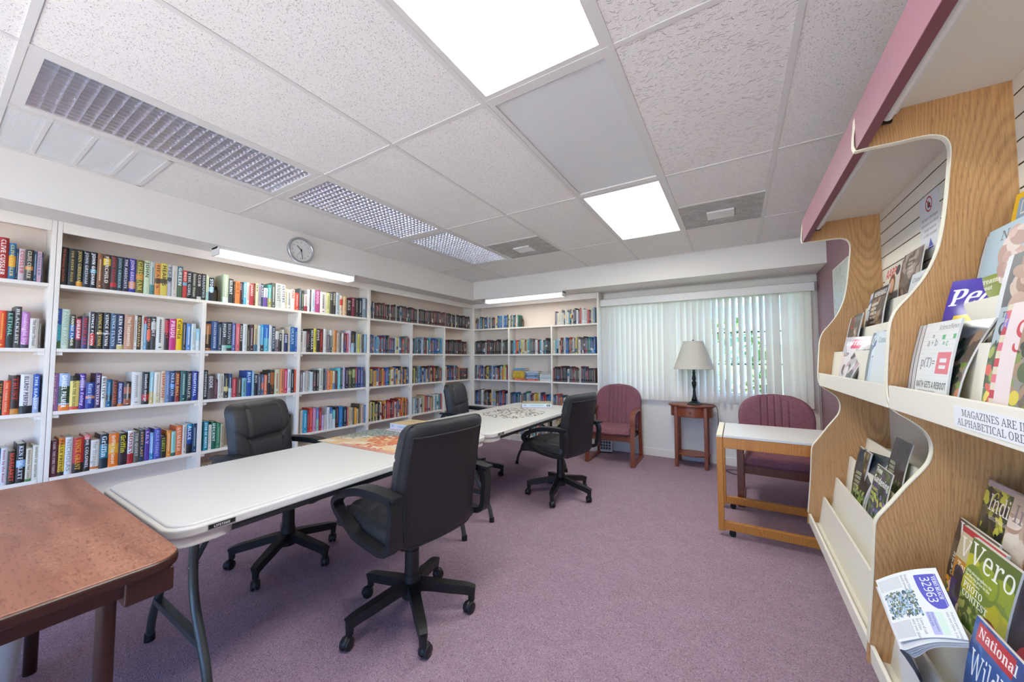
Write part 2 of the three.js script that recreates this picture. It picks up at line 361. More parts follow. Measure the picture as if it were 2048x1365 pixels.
mesh('track', bb(-1.63, 0.735, 2.1, 2.13, -0.02, 0.02), M.alu, blind);
{
  const H = 1.34;
  const vane = surf(6, 1, (s, t) => { const a = (s - 0.5) * 0.089; return [a, -t * H, 0.006 - 5 * a * a]; });
  const back = surf(6, 1, (s, t) => { const a = (s - 0.5) * 0.089; return [a, -t * H, 0.0052 - 5 * a * a]; }, true);
  const g = merged([vane, back]);
  const n = 34;
  for (let k = 0; k < n; k++) {
    const x = -1.605 + (k * 2.29) / (n - 1), v = mesh('vane', g, M.blind, blind);
    let a = 0.55 + 0.05 * Math.sin(k * 2.3);
    if (k >= 20 && k < 28) a = 0.92 + 0.06 * Math.sin(k * 1.7);
    if (k >= 28) a = k < 30 ? 0.55 : -0.75;
    if (k === 13 || k === 14) a = -0.35;
    v.position.set(x, 2.095 - 0.0, 0); v.rotation.y = a;
    v.rotation.z = 0.006 * Math.sin(k * 5.1);
    mesh('hanger', bb(-0.006, 0.006, 2.09, 2.105, -0.004, 0.004).translate(x, 0, 0), M.metalWhite, blind);
  }
}
// garden
struct(mesh('patio', bb(-12, 12, -0.16, -0.04, ZF + 0.15, 16), std('#c9c2b6', 0.95)), 'pale concrete patio outside the glass doors');
const grassMap = tex(256, 256, (u, v) => mix(mix(hex('#5f7a3c'), hex('#8a9a52'), nE(u, v)), hex('#4a5f30'), nA(u, v) > 0.6 ? 0.6 : 0), 1.5, 1.5);
struct(mesh('ground', bb(-14, 14, -0.5, -0.3, -24, ZB - 0.15), new THREE.MeshStandardMaterial({ map: grassMap, roughness: 1 })), 'sunlit lawn outside the window');
function shrub(x, z, r, h, col, label) {
  const t = thing('garden_shrub', label, 'shrub', [x, -0.3, z], 0, 'shrubs outside the window');
  mesh('stem', cyl(0.05, 0.03, h * 0.5, 0, 0, 0, 8), std('#5b4632', 0.9), t);
  const leaf = [];
  for (let k = 0; k < 420; k++) {
    const u = rr(-1, 1), a = rr(0, 6.283), s = Math.sqrt(1 - u * u), q = 0.55 + 0.45 * Math.sqrt(rnd()), l = rr(0.07, 0.13);
    const g = new THREE.PlaneGeometry(l, l * 1.6, 1, 1); g.rotateX(rr(0, 6)); g.rotateY(rr(0, 6)); g.translate(s * Math.cos(a) * r * q, h * 0.55 + u * h * 0.45 * q, s * Math.sin(a) * r * q);
    leaf.push(g);
  }
  const f = mesh('foliage', leaf, std(col, 0.9), t); f.userData.kind = 'stuff';
}
shrub(-0.2, -8.3, 0.8, 2.4, '#6d8a4a', 'pale green leafy shrub behind the open blind slats');
shrub(1.35, -7.6, 0.7, 2.0, '#7d9a50', 'yellow-green leafy shrub glimpsed between open blind slats');
shrub(3.4, -8.8, 0.9, 2.8, '#587a48', 'tall dark green shrub beyond the window');
shrub(-2.3, -9.2, 1.0, 2.6, '#648050', 'broad mid-green shrub beyond the closed blind slats');
shrub(0.35, -7.0, 0.35, 1.0, '#b8683a', 'low orange flowering shrub outside the window');
{
  const t = thing('garden_wall', 'pale rendered garden wall beyond the lawn', 'wall', [0, -0.3, -12]);
  mesh('wall_face', bb(-10, 10, 0, 1.9, -0.1, 0.1), std('#d8cdbf', 0.9), t);
  mesh('coping', bb(-10.02, 10.02, 1.9, 1.97, -0.14, 0.14), std('#bfb4a6', 0.9), t);
}

// ---------------------------------------------------------------- built-in bookcases
const SH = { t: 1.811, 2: 1.377, 3: 0.957, 4: 0.522, 5: 0.1 }, FX = -3.88, FZ = -5.03;
const UP = [0.36, -0.467, -1.279, -2.085, -2.934, -3.637, -4.316, -5.03];
const caseL = thing('bookcase', 'long cream built-in bookcase along the whole side wall, packed with books', 'bookcase');
mesh('back_panel', bb(-4.098, -4.088, 0, 2.239, FZ - 0.19, 0.37), M.caseBack, caseL);
for (const [a, b] of [[-0.444, -0.465], [-0.467, -0.489], [-2.919, -2.948], [0.35, 0.372]]) mesh('upright', bb(-4.088, FX, 0, 2.239, b, a, 0.002), M.case, caseL);
mesh('upright', bb(-4.088, FX, 0, 2.239, -5.028, -5.004, 0.002), M.case, caseL);
for (const z of [-1.279, -2.085, -3.637, -4.316]) mesh('upright', bb(-4.088, FX, 0, SH.t - 0.024, z - 0.014, z + 0.014, 0.002), M.case, caseL);
for (let i = 0; i < 7; i++) {
  const a = UP[i] - (i === 0 ? 0.012 : i === 1 ? 0.023 : 0.0145), b = UP[i + 1] + (i === 0 ? 0.024 : i === 6 ? 0.026 : 0.0145);
  for (const k of [2, 3, 4, 5]) {
    mesh('shelf', bb(-4.088, FX - 0.003, SH[k] - 0.024, SH[k], b, a, 0.002), M.case, caseL);
    if (k < 5) for (const [p, q] of [[a, a - 0.028], [b, b + 0.028]]) mesh('cleat', bb(-4.08, FX - 0.012, SH[k] - 0.046, SH[k] - 0.0245, Math.min(p, q), Math.max(p, q)), M.case, caseL);
  }
}
for (const [a, b] of [[0.348, -0.443], [-0.49, -2.918], [-2.949, -5.003]]) {
  mesh('shelf', bb(-4.088, FX - 0.003, SH.t - 0.024, SH.t, b, a, 0.002), M.case, caseL);
  mesh('header', bb(FX - 0.02, FX, 2.165, 2.239, b, a, 0.002), M.case, caseL);
  mesh('back_rail', bb(-4.088, -4.076, 2.03, 2.2, b, a), M.caseBack, caseL);
}
mesh('kick_plate', bb(FX - 0.04, FX - 0.02, 0, 0.076, FZ, 0.35), M.case, caseL);
const BXU = [-3.86, -3.151, -2.382, -1.66];
const caseB = thing('bookcase', 'shorter cream built-in bookcase between the corner and the blind', 'bookcase');
mesh('back_panel', bb(-3.88, -1.645, 0, 2.25, ZB + 0.002, ZB + 0.012), M.caseBack, caseB);
for (const [x, top] of [[-3.868, 2.25], [-3.151, SH.t - 0.024], [-2.382, SH.t - 0.024], [-1.66, 2.25]]) mesh('upright', bb(x - 0.013, x + 0.013, 0, top, ZB + 0.012, FZ, 0.002), M.case, caseB);
for (let i = 0; i < 3; i++) for (const k of [2, 3, 4, 5]) mesh('shelf', bb(BXU[i] + (i ? 0.0135 : 0.006), BXU[i + 1] - 0.0135, SH[k] - 0.024, SH[k], ZB + 0.012, FZ - 0.003, 0.002), M.case, caseB);
mesh('shelf', bb(-3.854, -1.674, SH.t - 0.024, SH.t, ZB + 0.012, FZ - 0.003, 0.002), M.case, caseB);
mesh('header', bb(-3.854, -1.674, 2.165, 2.25, FZ - 0.02, FZ, 0.002), M.case, caseB);
mesh('kick_plate', bb(-3.854, -1.674, 0, 0.076, FZ - 0.04, FZ - 0.02), M.case, caseB);

// ---------------------------------------------------------------- books
const BOOK_ROWS = [
  ['0t', -0.241, ['40,258|#a82420|#f0e8e0|CLIVE CUSSLER', '28,231|#2c6a98|#f0d060|CLIVE CUSSLER|b:.35,.3,#e0a030', '10,201|#203850|#a0b0c0|', '26,204|#c4b4b8|#c05058|CUSSLER', '33,206|#38302c|#e8dcc0|CLIVE CUSSLER|b:.35,.12,#d08838', '14,203|#305878|#c0d0e0|', '18,204|#c8a0b0|#4878a0|CUSSLER', '6,203|#203048|#a0b0c0|']],
  ['02', -0.258, ['31,233|#e04c2c|#f0b040|', '28,233|#26302e|#88c8b0|LETHAL', '28,265|#4c4844|#d8d4d0|BLACKLIST', '33,233|#bc74b4|#e8c8e4|midnight lily|b:0,.1,#383040', '37,194|#cfc9c0|#686058|The Silver Thread', '10,181|#6a625c|#c0b8b0|']],
  ['03', -0.275, ['17,211|#22302c|#d08030|THE REEF', '29,213|#e0502c|#f0b890|THE THIRD VERSE', '34,246|#38201c|#d03020|TRUST|b:0,.15,#c88838', '51,251|#d8d4d4|#30303c|ELLROY PERFIDIA|b:0,.2,#26262a', '27,250|#2c58b0|#d8e0f0|THE SEASIDE|b:0,.4,#98a8cc']],
  ['04', -0.291, ['8,230|#1c5880|#c0d0e0|', '27,230|#d0d0d8|#a03040|Down by the River', '32,205|#2c2624|#e05030|MARGARET', '36,245|#201e20|#e8ecf4|KEN FOLLETT|b:.4,.18,#88b0e0', '26,209|#d8d0b8|#684838|BREAKING THE CODE|b:0,.08,#4c8048', '30,224|#d9d3c4|#787060|WINDS OF WINTER']],
  ['1t', -0.456, ['29,261|#1b1a1f|#d9d9e0|JOHN GRISHAM|b:.06,.12,#48a8b8', '38,261|#2a272b|#c8582f|The Reckoning  Joe Cohen', '36,259|#29272a|#b8a050|THE RIVER ROSE', '32,261|#24252b|#d8c060|JOHN GRISHAM|b:0,.14,#e09838', '31,258|#22232a|#c8ccd6|JOHN GRISHAM', '34,259|#1e2028|#f0f0f0|JOHN GRISHAM|b:.42,.1,#4898b8', '28,257|#8a5a3c|#e8d0b0|', '38,257|#4a2f22|#e8e4d8|FAIRCHILD|b:.68,.2,#e0b820', '33,257|#3b2f33|#c03038|JOHN GRISHAM|b:.1,.12,#c02c30', '31,257|#1f2f3c|#9fc0c8|JOHN GRISHAM', '31,257|#2a2440|#d0d0e0|THE ASSOCIATE', '39,258|#3538a0|#d8c0d8|JOHN GRISHAM|b:.12,.2,#e0986c', '44,257|#6e6428|#d8c860|GRISHAM|b:.42,.15,#c87838', '34,261|#c6d4b4|#3a4a40|JOHN', '28,259|#b9c4c2|#3a4a4a||b:0,.3,#4c8884', '33,254|#e0934a|#5a3a20|HEARTS|b:.38,.14,#584030', '42,259|#d6c254|#4a4020|HEARTS|b:.38,.14,#584838', '27,257|#b9bac6|#3a4a5a|PEACE|b:.5,.1,#384858', '33,256|#c9c3be|#a89890|', '37,260|#4d6f7e|#e0e0d0|GREEN|b:0,.4,#4c6048', '27,232|#c03a3a|#f0c0b0|RED|b:.45,.12,#70a0b8', '31,230|#232226|#d8d8d8|THE GIRL', '36,228|#2e2b28|#c8c0b0|Summer House', '31,226|#2a2428|#d0c8c8|CLUB|b:0,.12,#c8c4c0', '31,228|#23232a|#c0c0c8|SHADOWS', '19,219|#cfd2b0|#70a0a0||b:0,.35,#98c0c0', '39,204|#25272e|#e0f0f8|STORM|b:.4,.2,#80b0d0', '*1412', '42,253|#b9c6a8|#f8fff0||b:0,.2,#dce0dc', '38,222|#3a4040|#e8e8e8|SILENT', '14,201|#4a3028|#c0a090|', '38,208|#e08848|#a03c14|HOLT', '16,208|#5a2c30|#e0d8d8|THE', '14,209|#22384a|#a0b0c0|', '24,213|#62b8d8|#e8f4f8|BEACH', '25,213|#e4dcd4|#b04030|', '34,209|#b83a48|#f0d0c0|JAMES', '15,214|#6a3020|#c0a080|', '23,216|#e2d9ac|#303028|SEA', '26,220|#a79fae|#4a4050|', '22,224|#3e4660|#e8e8f0|PARIS', '37,186|#e4dee4|#806080||b:0,.5,#6a4aa0', '35,224|#4fa8a4|#e8f0f0||b:0,.4,#a8a860', '34,248|#5a6058|#e8e8d8|', '56,250|#c9ccc6|#7a8078|KNIGHT', '39,244|#e6e6ea|#3a3c48|LETTERS', '20,211|#d8cfb4|#807850|', '33,206|#dcd9d2|#282828|', '41,213|#ece0d4|#c03028|FINE', '45,183|#d24a3e|#f0d0c8|', '17,236|#60717a|#b0b8c0|', '29,217|#3a4038|#cfd0a8|', '39,180|#dcd0cc|#8a2030||b:0,.3,#a03848', '28,238|#e4e6ec|#a0a8b8|', '13,240|#3c4654|#e07050|', '42,247|#ccd4e4|#8090b8|', '56,248|#b04880|#f0b0d0|MOON', '72,234|#e0d8d4|#404040|', '45,235|#d2ce90|#8a8a50|', '33,251|#4a4644|#d0d0c8|THE', '39,257|#3c3430|#c8c0b0|NIGHT', '47,253|#b8c2ca|#5a7080|', '42,230|#d8c8b8|#c04830||b:.5,.3,#c84c38', '48,225|#dab890|#906040|', '63,198|#2c2826|#c8c0b8|BLACK', '43,228|#7a2438|#c0a0a8|ROSE', '52,229|#38322e|#b0a8a0|', '48,236|#2a3240|#d8e0e8|', '57,244|#8a9aaa|#e0e8f0|SNOW']],
  ['12', -0.467, ['40,270|#2a49a8|#a0d8e8|THE BEACH|b:.2,.4,#40b0c8|b:0,.2,#4a7048', '37,270|#c8dac8|#90a898|FANNIE FLAGG', '26,236|#3a3c28|#f0ecd8|FANNIE FLAGG|b:.3,.4,#1c5aa0', '29,211|#c04858|#f0e0e0|DREAM|b:0,.3,#504048', '30,231|#4a3850|#d03840|MICHAEL|b:0,.35,#3c4474', '8,262|#cfcdc8|#808080|', '24,265|#26252a|#f0f0f0|VINCE FLYNN|b:.1,.32,#c8302c', '9,262|#2c282c|#b0a8a8|', '31,266|#37312a|#d8b850|VINCE FLYNN|b:.4,.06,#d8ccb0', '34,266|#2c2a2e|#e0e0e0|VINCE FLYNN|b:.4,.05,#a0a4ac', '34,264|#3c5270|#c8d8e8|VINCE FLYNN', '37,264|#1f2748|#f0f0f4|KEN FOLLETT|b:0,.14,#c8b878', '54,260|#b98a72|#ecdccc|The Testaments', '16,259|#dcd8d0|#505050|', '24,264|#3a2a1c|#c8a870|GUARDIAN', '12,263|#dcd6cc|#908878|', '18,249|#7aa8c8|#e8f0f8||b:.8,.2,#b83038', '23,259|#2e3238|#f08060|OBJECTS|b:.3,.3,#e07050', '29,260|#3c3a3c|#d0d0d0|HEART|b:.6,.24,#b8b8b4', '52,263|#dcdad6|#303030|', '28,253|#3a2428|#d04850|AGENT|b:.55,.4,#b03040', '42,253|#c83a80|#f8d8e8|PRUDE', '42,261|#f0c818|#383010|Carola', '24,230|#3a3a40|#d0c8b8|', '31,222|#5a86c4|#e8f0f8|', '32,225|#ccd8d8|#a8b8b8|', '29,186|#98c4d8|#e8f4fa||b:0,.45,#d0dce0']],
  ['22', -1.284, ['56,233|#a86a44|#e8c090||b:.1,.5,#3a2c28', '50,261|#2c4a7c|#d8e0e8|COLLEEN HOOVER', '27,237|#3a4858|#d8d8d8|', '37,258|#484a50|#d8d8d8|HUSH|b:0,.2,#b0c8c8', '40,261|#2c2c34|#a0a8b0|BROWN|b:.1,.1,#48a890', '29,257|#5a62a0|#d0d0e8|', '32,253|#d86468|#f0b8b8|', '24,252|#2e2c2c|#e8e8e8|NIGHT', '35,255|#d8d8d8|#a0a0a0|', '22,221|#3c4038|#b0b090|', '34,252|#4a2830|#d8c8c8|', '32,255|#cdb88a|#3a5060||b:0,.25,#487088', '24,249|#cfd8dc|#a0b0b8|', '31,257|#3aa0d0|#d8f0f8||b:0,.25,#403840', '44,262|#2c68c0|#a8d8e8||b:0,.5,#60b0c8', '27,260|#d8dadc|#a0a8b0|', '31,250|#2c3c54|#c8d0d8|WITNESS', '36,204|#6a5a60|#c0b8b8||b:.6,.4,#d4d0cc', '29,184|#282830|#e0e0e0|BOX', '18,223|#d8d4c8|#a0a090|', '40,184|#2a2c58|#d8d8e8|DARK', '20,258|#c8c0b0|#908878|', '45,256|#20609c|#b8d0e8|OCEAN', '28,252|#2458a8|#b8c8e8|']],
  ['32', -2.098, ['32,246|#c4c4c0|#383838|LEWIS', '40,222|#d8d4cc|#b09090|', '27,221|#5a2030|#d0b0b0||b:0,.45,#2c2828', '15,251|#2a2628|#a0a0a0|', '33,254|#2c2a28|#f0f0f0|MICHAEL', '33,259|#e0d058|#504820|', '37,258|#302828|#e0d8d0|ZONE', '40,258|#701c1c|#d85040|', '40,261|#dad8d4|#b0a090|', '37,199|#6a5a64|#c0b0b8|', '26,251|#2f3840|#d8d8d8||b:.75,.25,#d0d0d0', '21,253|#d8c8a0|#383030|', '37,255|#d88848|#804018|', '38,223|#b8aca0|#807060|', '22,224|#5a6460|#c0c8c0|', '25,223|#d8d4d0|#a0a0a0|', '39,222|#6a2838|#d0a0a8||b:0,.5,#38406a', '26,229|#c05868|#f0c0c8|', '35,264|#d0c8d4|#c070a0|', '44,258|#26242c|#b89858||b:0,.45,#a0c0d8', '20,253|#2a3038|#90a0b0|', '25,230|#c0c8c4|#707870|', '24,226|#d4cc58|#605818|', '35,228|#b0a8a0|#605850|', '28,223|#4a4640|#b0a898|', '32,231|#88b0d0|#d8e8f4|']],
  ['13', -0.476, ['36,252|#a878b0|#e8d0e8|Jane Green', '48,252|#9cb4dc|#ffffff|DANIEL PALMER|b:.2,.45,#2c4028|b:0,.16,#e88030', '43,233|#e2cc70|#3a3010|MAINE THE HOUSE|b:.85,.15,#26221e|b:.02,.08,#d04848', '30,246|#4a2c8c|#d8c8f0|James Foley|b:.6,.22,#9080b8', '44,184|#23388c|#b8c4e0|Kiara Lane|b:.38,.1,#d08868', '29,247|#4a2a58|#f0e8f0|THE WINTERS', '25,224|#e4e2e0|#505050|BELIEVE', '29,199|#1c5c84|#a0d0e0||b:.25,.2,#202830', '28,192|#5a3a30|#d86048|LEOPARD', '32,176|#38407c|#d8d8e8|ENCHANTED|b:0,.1,#d07830', '40,177|#2f2824|#e0d8d0||b:.5,.28,#a05840|b:.05,.25,#a05840', '59,251|#d8d6d4|#909090|', '39,244|#24262c|#f0f0f0|Elizabeth George|b:.12,.2,#b02830', '27,247|#9cc8d8|#e8f4f8||b:0,.38,#d4bc80', '40,245|#ded8cc|#b8a890||b:0,.35,#d8d0b0', '28,252|#d8c0a8|#b84820|SIMPSON', '29,251|#6a80b0|#a8b8d8|', '31,249|#223c6c|#c8d8f0|NELSON|b:.45,.14,#3888d0', '32,239|#8a2c28|#e8c060|RENE BALL', '41,250|#285a5c|#b8d0c8|', '33,241|#282828|#d8d8d0|NIGHTLIFE', '39,244|#1f3590|#e0e8f8|NIGHTFALL', '17,241|#5a4a48|#d8d0c8|NIGHT']],
  ['23', -1.297, ['31,251|#22303a|#e8e8e8|CHRISTOPHER', '46,210|#5a4c50|#d0d0d0|BOOK', '25,170|#5a2c34|#c09098|', '24,217|#dcdcd8|#a0a0a0|', '22,216|#d8d4c0|#404040|', '35,201|#3a3a3c|#d8c888||b:.3,.2,#d0c080', '26,214|#2c4a70|#d0e0e8||b:0,.4,#b0c8d4', '40,171|#b84048|#e89098|', '38,172|#4a3c34|#c0b0a8|', '37,170|#7ab0c0|#4a6a58|', '45,239|#1c4ca0|#d0e0f0|BLUE', '19,231|#88b8d0|#d0e0f0|', '31,204|#26242a|#d8d8d8|BOY', '28,201|#4a5468|#c0c8d0|', '26,197|#4a5478|#d0d8e8||b:.3,.3,#c85840', '31,193|#d07048|#f0e0d0|', '24,219|#2c2c30|#d8d8d8|NOW', '39,238|#3a2c20|#b86830||b:.4,.5,#a05c2c', '51,244|#c9ccb0|#c05040|', '38,248|#dc8850|#304070|', '34,247|#c83a60|#f0c0c8|', '34,244|#d8dce0|#50607a|', '33,238|#262c34|#c0d8e8|', '33,237|#c84820|#e89070|']],
  ['33', -2.111, ['33,201|#8a8088|#d0d0d0|', '24,203|#d8dcdc|#a0a0a0|', '34,223|#b0a8a8|#d0d8c0|', '22,215|#c4d4d8|#404850|', '27,206|#ccd8dc|#8090a0|', '38,224|#3a3436|#c0b8b8||b:.2,.25,#703840', '28,225|#2c2a2a|#e0e0d8|', '51,243|#c8ccc4|#707870|', '21,221|#283038|#a0a8b0|', '20,240|#8a8898|#505868|', '39,216|#d87850|#f0c0b0|', '27,215|#e8a048|#a06020|', '30,209|#d8d0b8|#807860||b:0,.35,#6090c0', '31,211|#5a3c48|#d07058|', '37,241|#6cc0c8|#c8f0f0|', '28,241|#2c3c40|#d0e0e0|', '29,249|#c8c0dc|#8a80a8|', '42,242|#2c2438|#c8c0d8|', '50,229|#5c5850|#a0a068||b:.7,.2,#a09868', '43,243|#3c4430|#c0c890||b:.5,.4,#98a870', '27,242|#b03848|#e8c0c8||b:0,.25,#3060a0', '45,248|#2c3874|#d0b0a8|', '38,244|#5a6498|#b8c0d8|', '23,194|#4a5070|#b0b8d0|']],
  ['14', -0.492, ['33,242|#5c2c34|#dccccc|TAMI  THE FIRE THIEF', '29,250|#e8c030|#50401c|FALSE FRIEND|b:.82,.18,#e07828|b:0,.1,#2c2020', '35,251|#d4d8da|#98a0a8|NICHOLAS', '50,240|#b82c2c|#e8b030|VINCE GRANT|b:0,.28,#2c2826', '31,250|#2c2426|#e0d8d8|THE COLONEL|b:.88,.12,#e07878', '44,209|#dedad2|#a0a098|The Stranger|b:.04,.07,#d06828', '42,242|#22303c|#e4ecf4|Griffin|b:.3,.4,#2c7890', '52,238|#e87820|#f4e8d8|Griffin Top Secret|b:.4,.3,#e8a830', '46,232|#2c2022|#d8d030|Griffin|b:.1,.4,#3c2a34', '34,245|#e0e0e0|#8c1820|MOSKVA|b:0,.3,#b82830', '31,234|#5c5a52|#c8c4b8|THE QUIET', '29,239|#203850|#e0a060|EVERY LAST', '29,238|#5a3c98|#d8c0e8|LILY', '24,209|#7aa8d8|#e8f0f8||b:0,.25,#3c88c0', '39,235|#4a50a8|#a8b0e0|ALICE FEENEY', '35,170|#24221e|#b8c040|VERITY', '29,209|#e08830|#f4e0c0|', '28,196|#a0d4d0|#48a898||b:0,.14,#285848', '40,236|#e07038|#f4d0b8|SUMMER', '27,240|#d4cec8|#585050|', '38,239|#1c4c98|#e8f0fa|ALICE|b:.85,.15,#2098c8|b:0,.32,#20242c', '31,240|#1c3858|#a8b8c8|', '19,240|#1c4468|#6890a8|']],
  ['24', -1.311, ['35,246|#1c88a0|#e0f4f8|STAR OF NORTH', '22,212|#dcd8cc|#a09888|', '35,235|#1c6450|#d8e8e0|DECENT', '30,218|#3a7a5c|#a0c8b0|', '26,207|#b0a890|#706850|']],
  ['34', -2.126, ['24,238|#d8ccc0|#a09080|', '52,237|#2c9cc8|#c0e0f0|', '22,229|#a02c38|#e0b0b0|', '34,254|#d04038|#f0b0a8|', '36,253|#c084b0|#e0b8d0|', '34,249|#5878a8|#c0d0e8||b:0,.5,#80b8b0', '28,243|#b02030|#e0a0a8|', '31,165|#b8a8d0|#e0d8f0|', '32,164|#d8d4cc|#a0a098|', '30,240|#d8dce0|#a0a8b0|', '36,236|#3a78c0|#d8e8f4||b:0,.7,#ccd8e0', '37,204|#58b8c0|#e0f0f4||b:0,.5,#d0dce0', '39,236|#38242c|#b08890|', '50,233|#2c80c8|#70b0e0|', '52,225|#26303c|#a0c0d8|', '23,208|#c05868|#f0d0d0|', '23,208|#d8c090|#806040|', '33,204|#c8c0b0|#807868|', '20,199|#6a6860|#b0b0a0|', '34,195|#e0a030|#f0d080|', '21,178|#d0c8b0|#807860|', '16,236|#4a4440|#a09890|', '20,237|#b09870|#604828|', '36,215|#c8b0a8|#a03040|', '35,217|#5888b0|#b0c8e0|']],
];
const CW = 32, CH = 204, PER = 64;
const atlas = document.createElement('canvas'); atlas.width = atlas.height = 2048;
const ax = atlas.getContext('2d');
ax.fillStyle = '#777'; ax.fillRect(0, 0, 2048, 2048);
let cells = 0;
function spineCell(bg, fg, title, bands) {
  const i = cells++, x = (i % PER) * CW, y = Math.floor(i / PER) * CH;
  ax.fillStyle = bg; ax.fillRect(x, y, CW, CH);
  for (const [a, h, c] of bands) { ax.fillStyle = c; ax.fillRect(x, y + CH * (1 - a - h), CW, CH * h); }
  ax.fillStyle = fg;
  ax.save(); ax.beginPath(); ax.rect(x + 1, y, CW - 2, CH); ax.clip();
  ax.translate(x + CW / 2, y + 8); ax.rotate(Math.PI / 2);
  ax.textBaseline = 'middle';
  if (title) {
    const big = title.length < 9 ? 24 : title.length < 14 ? 20 : 15;
    ax.font = (i % 3 === 1 ? 'bold ' + big + 'px serif' : 'bold ' + big + 'px sans-serif');
    const w = ax.measureText(title).width, k = Math.min(1.5, (CH * 0.86) / w);
    ax.scale(k, 1); ax.fillText(title, 2, 1);
  } else { // small worn lettering, too small to read
    for (let q = 8 + (i % 4) * 6; q < CH * 0.72; q += 5 + ((i * 7 + q) % 3)) ax.fillRect(q, -4 + ((q * i) % 3), 3 + ((q + i) % 3), 6 + ((i + q) % 4));
    ax.fillRect(CH * 0.86, -4, 7, 8);
  }
  ax.restore();
  return i;
}
const cellUV = (i, u, v) => [((i % PER) * CW + 1 + u * (CW - 2)) / 2048, 1 - (Math.floor(i / PER) * CH + 1 + (1 - v) * (CH - 2)) / 2048];
// a book standing with its spine facing +x; the covers enclose a separate page block
function coverGeo(w, h, d, cell, round) {
  const P = [], U = [], t = 0.0024, hw = w / 2, n = round ? 4 : 1;
  const quad = (a, b, c, e, uv) => { for (const [p, q] of [[a, 0], [b, 1], [c, 2], [a, 0], [c, 2], [e, 3]]) { P.push(...p); U.push(...uv[q]); } };
  const flat = cellUV(cell, 0.02, 0.965), f4 = [flat, flat, flat, flat];
  const bulge = (s) => (round ? Math.min(0.007, w * 0.2) * (1 - s * s) : 0);
  for (let i = 0; i < n; i++) {
    const s0 = -1 + (2 * i) / n, s1 = -1 + (2 * (i + 1)) / n, z0 = -s0 * hw, z1 = -s1 * hw, x0 = bulge(s0), x1 = bulge(s1);
    quad([x0, 0, z0], [x1, 0, z1], [x1, h, z1], [x0, h, z0], [cellUV(cell, i / n, 0), cellUV(cell, (i + 1) / n, 0), cellUV(cell, (i + 1) / n, 1), cellUV(cell, i / n, 1)]);
    for (const y of [0, h]) quad([x0, y, z0], [x1, y, z1], [-t, y, z1], [-t, y, z0], f4);
  }
  for (const s of [-1, 1]) {
    const o = s * hw, q = s * (hw - t);
    quad([0, 0, o], [-d, 0, o], [-d, h, o], [0, h, o], f4);
    quad([0, 0, q], [-d, 0, q], [-d, h, q], [0, h, q], f4);
    quad([0, h, o], [-d, h, o], [-d, h, q], [0, h, q], f4);
    quad([-d, 0, o], [-d, h, o], [-d, h, q], [-d, 0, q], f4);
  }
  const g = new THREE.BufferGeometry();
  g.setAttribute('position', new THREE.Float32BufferAttribute(P, 3));
  g.setAttribute('uv', new THREE.Float32BufferAttribute(U, 2));
  g.computeVertexNormals();
  return g;
}
const COLOURS = [['black', '#222226'], ['charcoal', '#45454a'], ['grey', '#88888a'], ['white', '#dedcd8'], ['cream', '#d8cdb0'], ['tan', '#bb9070'], ['brown', '#5c3e2e'], ['dark-red', '#6a2028'], ['red', '#c03034'], ['coral', '#d86858'], ['orange', '#e08038'], ['yellow', '#e0c440'], ['olive', '#6a6630'], ['green', '#3a7258'], ['mint', '#c4d8c4'], ['teal', '#2c8088'], ['aqua', '#60b8c4'], ['sky-blue', '#90bcd8'], ['blue', '#2c60b0'], ['navy', '#22305a'], ['slate-blue', '#4a5a78'], ['purple', '#5a3c90'], ['plum', '#4a2c50'], ['lilac', '#b890c0'], ['pink', '#c85088'], ['mauve', '#8a7080'], ['silver', '#bcbcc4']];
const colourOf = (h) => { const a = hex(h); let best = '', d = 1e9; for (const [n, c] of COLOURS) { const b = hex(c), e = (a[0] - b[0]) ** 2 + (a[1] - b[1]) ** 2 + (a[2] - b[2]) ** 2; if (e < d) { d = e; best = n; } } return best; };
const bookMat = new THREE.MeshStandardMaterial({ roughness: 0.45 });
const pagesGeo = bb(-1, 0, 0, 1, -0.5, 0.5);
const ROWNAME = { t: 'top', 2: 'second', 3: 'third', 4: 'fourth' }, BAYNAME = ['bay before doubled post', 'first bay past post', 'second bay past post', 'third bay past post'];
function book(name, w, h, d, cell, round) {
  const t = new THREE.Group(); t.name = numbered(name); scene.add(t);
  mesh('cover', coverGeo(w, h, d, cell, round), bookMat, t);
  const p = mesh('pages', pagesGeo, M.paper, t);
  p.scale.set(d - 0.006, h - 0.008, w - 0.0056); p.position.set(-0.003, 0.004, 0);
  return t;
}
for (const [key, zs, list] of BOOK_ROWS) {
  let z = zs;
  const row = key[1], parsed = list.map((s) => (s[0] === '*' ? +s.slice(1) : s.split('|')));
  parsed.forEach((b, i) => {
    if (typeof b === 'number') { z = -b / 1000; return; }
    const [w, h] = b[0].split(',').map((v) => +v / 1000), bands = b.slice(4).map((s) => { const q = s.slice(2).split(','); return [+q[0], +q[1], q[2]]; });
    const cell = spineCell(b[1], b[2], b[3] || '', bands), near = (k) => (Array.isArray(parsed[k]) ? colourOf(parsed[k][1]) : '');
    const d = Math.min(0.168, 0.11 + h * 0.2 + rr(-0.006, 0.006)), t = book('book', Math.max(0.007, w - 0.0012), h, d, cell, w > 0.022);
    t.position.set(-3.897 - rr(0, 0.007), SH[row], z - w / 2);
    const zz = z - w / 2;
    const bay = row === 't' ? (zz > -0.46 ? 0 : zz > -1.279 ? 1 : zz > -2.085 ? 2 : 3) : +key[0];
    const p = near(i - 1), n = near(i + 1), by = p && n ? `between ${p} and ${n}` : p ? `ending row beside ${p}` : `starting row beside ${n}`;
    tag(t, `${colourOf(b[1])} book, ${colourOf(b[2])} lettering, ${by}, ${ROWNAME[row]} shelf, ${BAYNAME[bay]}`, 'book', 'books standing on the long bookcase');
    z -= w;
  });
}
